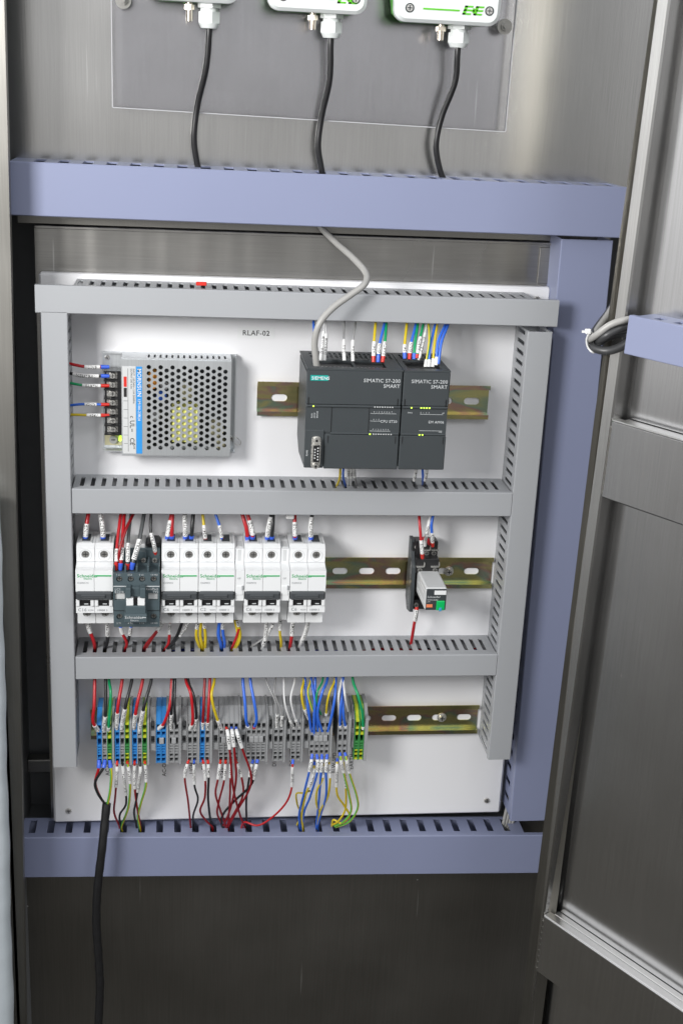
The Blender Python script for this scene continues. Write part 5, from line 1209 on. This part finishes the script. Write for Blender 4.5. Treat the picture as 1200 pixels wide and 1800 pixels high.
# blue trunking on the door
q = thing('blue_wiring_duct', 'short pale blue trunking across the open door with cables entering its end', 'cable trunking', Dm((8, -19, 588)), GB)
dO = Dm((8, -19, 588))
def Dd(p): return Dm((p[0], p[1], p[2]))
def door_wall(z, nm):
    w = MB(); hs = []; u = 30
    while u < 380: hs.append(rrect(u, u+8, -8, 8, .8, 2)); u += 20
    w.sheet(rect(15, 400, -19.3, 13), hs, 1.4, lambda p: Dm((p[0], p[1], z+p[2]))); w.build(nm, bl, q, dO)
ZD0, ZD1 = 580.5, 611
door_wall(ZD0+.8, 'slotted_wall'); door_wall(ZD1-.8, 'slotted_wall')
w = MB(); w.box(15, 400, -19.3, -17.8, ZD0+1.6, ZD1-1.6, fn=Dm); w.build('base', bl, q, dO)
w = MB(); w.box(14, 402, 13, 14.4, ZD0-1, ZD1+1, fn=Dm, b=.6); w.box(14, 402, 8, 13, ZD1+.1, ZD1+1, fn=Dm); w.box(14, 402, 8, 13, ZD0-1, ZD0-.1, fn=Dm); w.build('lid', bl, q, dO)
# cable bundle going round the door edge
def dz(u, off, z): return Dm((u, off, z))
bo = P(1040, 600, -150)
def Pd(px, py, off):
    """point of the photograph's pixel on the plane parallel to the door"""
    d = RM @ Vector(((px-600)/FPX, -(py-900)/FPX, -1.0)); c = CAM_LOC/MM; oo = H0+DN*off; k = (oo-c).dot(DN)/d.dot(DN); return c+d*k
def bcable(col, label, r, pts):
    pp = [P(p[0], p[1], p[2]) if p[3] == 'w' else Pd(p[0], p[1], p[2]) for p in pts]
    tt = thing('door_cable', label, 'cable', pp[0], 'cables looping round the door edge'); w = MB(); w.tube(spline(pp, 3), r, 12); w.build('sheath', M[col], tt, pp[0], recalc=False)
bcable('cab2', 'upper black cable of the bundle looping round the door edge', 3.7, [(1112, 470, -98, 'w'), (1078, 536, -126, 'w'), (1050, 575, -154, 'w'), (1037, 596, -179, 'w'), (1043, 611, 16, 'd'), (1066, 617, 14, 'd'), (1090, 610, 6, 'd'), (1112, 598, 0, 'd'), (1150, 590, 0, 'd')])
bcable('cab2', 'lower black cable of the bundle looping round the door edge', 3.5, [(1100, 500, -92, 'w'), (1080, 545, -118, 'w'), (1060, 580, -146, 'w'), (1046, 600, -168, 'w'), (1056, 596, 18, 'd'), (1082, 580, 12, 'd'), (1112, 574, 0, 'd'), (1150, 580, 0, 'd')])
bcable('cab2', 'thin black cable within the bundle at the door edge', 2.6, [(1104, 480, -112, 'w'), (1084, 545, -134, 'w'), (1058, 590, -165, 'w'), (1052, 603, 14, 'd'), (1075, 592, 8, 'd'), (1112, 586, -4, 'd'), (1150, 586, -4, 'd')])
bcable('cable_grey', 'light grey cable of the bundle looping round the door edge', 3.0, [(1108, 480, -106, 'w'), (1076, 540, -134, 'w'), (1046, 583, -165, 'w'), (1034, 597, -185, 'w'), (1046, 590, 22, 'd'), (1070, 572, 18, 'd'), (1095, 563, 10, 'd'), (1114, 562, 0, 'd'), (1150, 572, 0, 'd')])
tt = thing('cable_tie', 'white cable tie with its head around the cable bundle at the door edge', 'cable tie', bo)
w = MB(); w.tube(spline([Pd(1034, 586, 24), Pd(1030, 598, 22), Pd(1033, 612, 20), Pd(1042, 620, 18), Pd(1046, 612, 8), Pd(1044, 596, 8), Pd(1038, 584, 16), Pd(1034, 586, 24)], 2), .9, 6); w.build('strap', M['sleeve'], tt, bo, recalc=False)
w = MB(); c = Pd(1032, 583, 24); w.box(c.x-2.2, c.x+2.6, c.y-2, c.y+2, c.z-2, c.z+2.4, b=.7); w.box(c.x-5, c.x-2.2, c.y-.6, c.y+.6, c.z-1, c.z+1); w.build('head', M['sleeve'], tt, bo)

# long screws' worth of check: every top-level label is unique unless grouped on purpose
seen = {}
for ob in COL.objects:
    if ob.parent is None and 'label' in ob:
        if ob['label'] in seen: print('DUP LABEL', ob['label'])
        seen[ob['label']] = 1
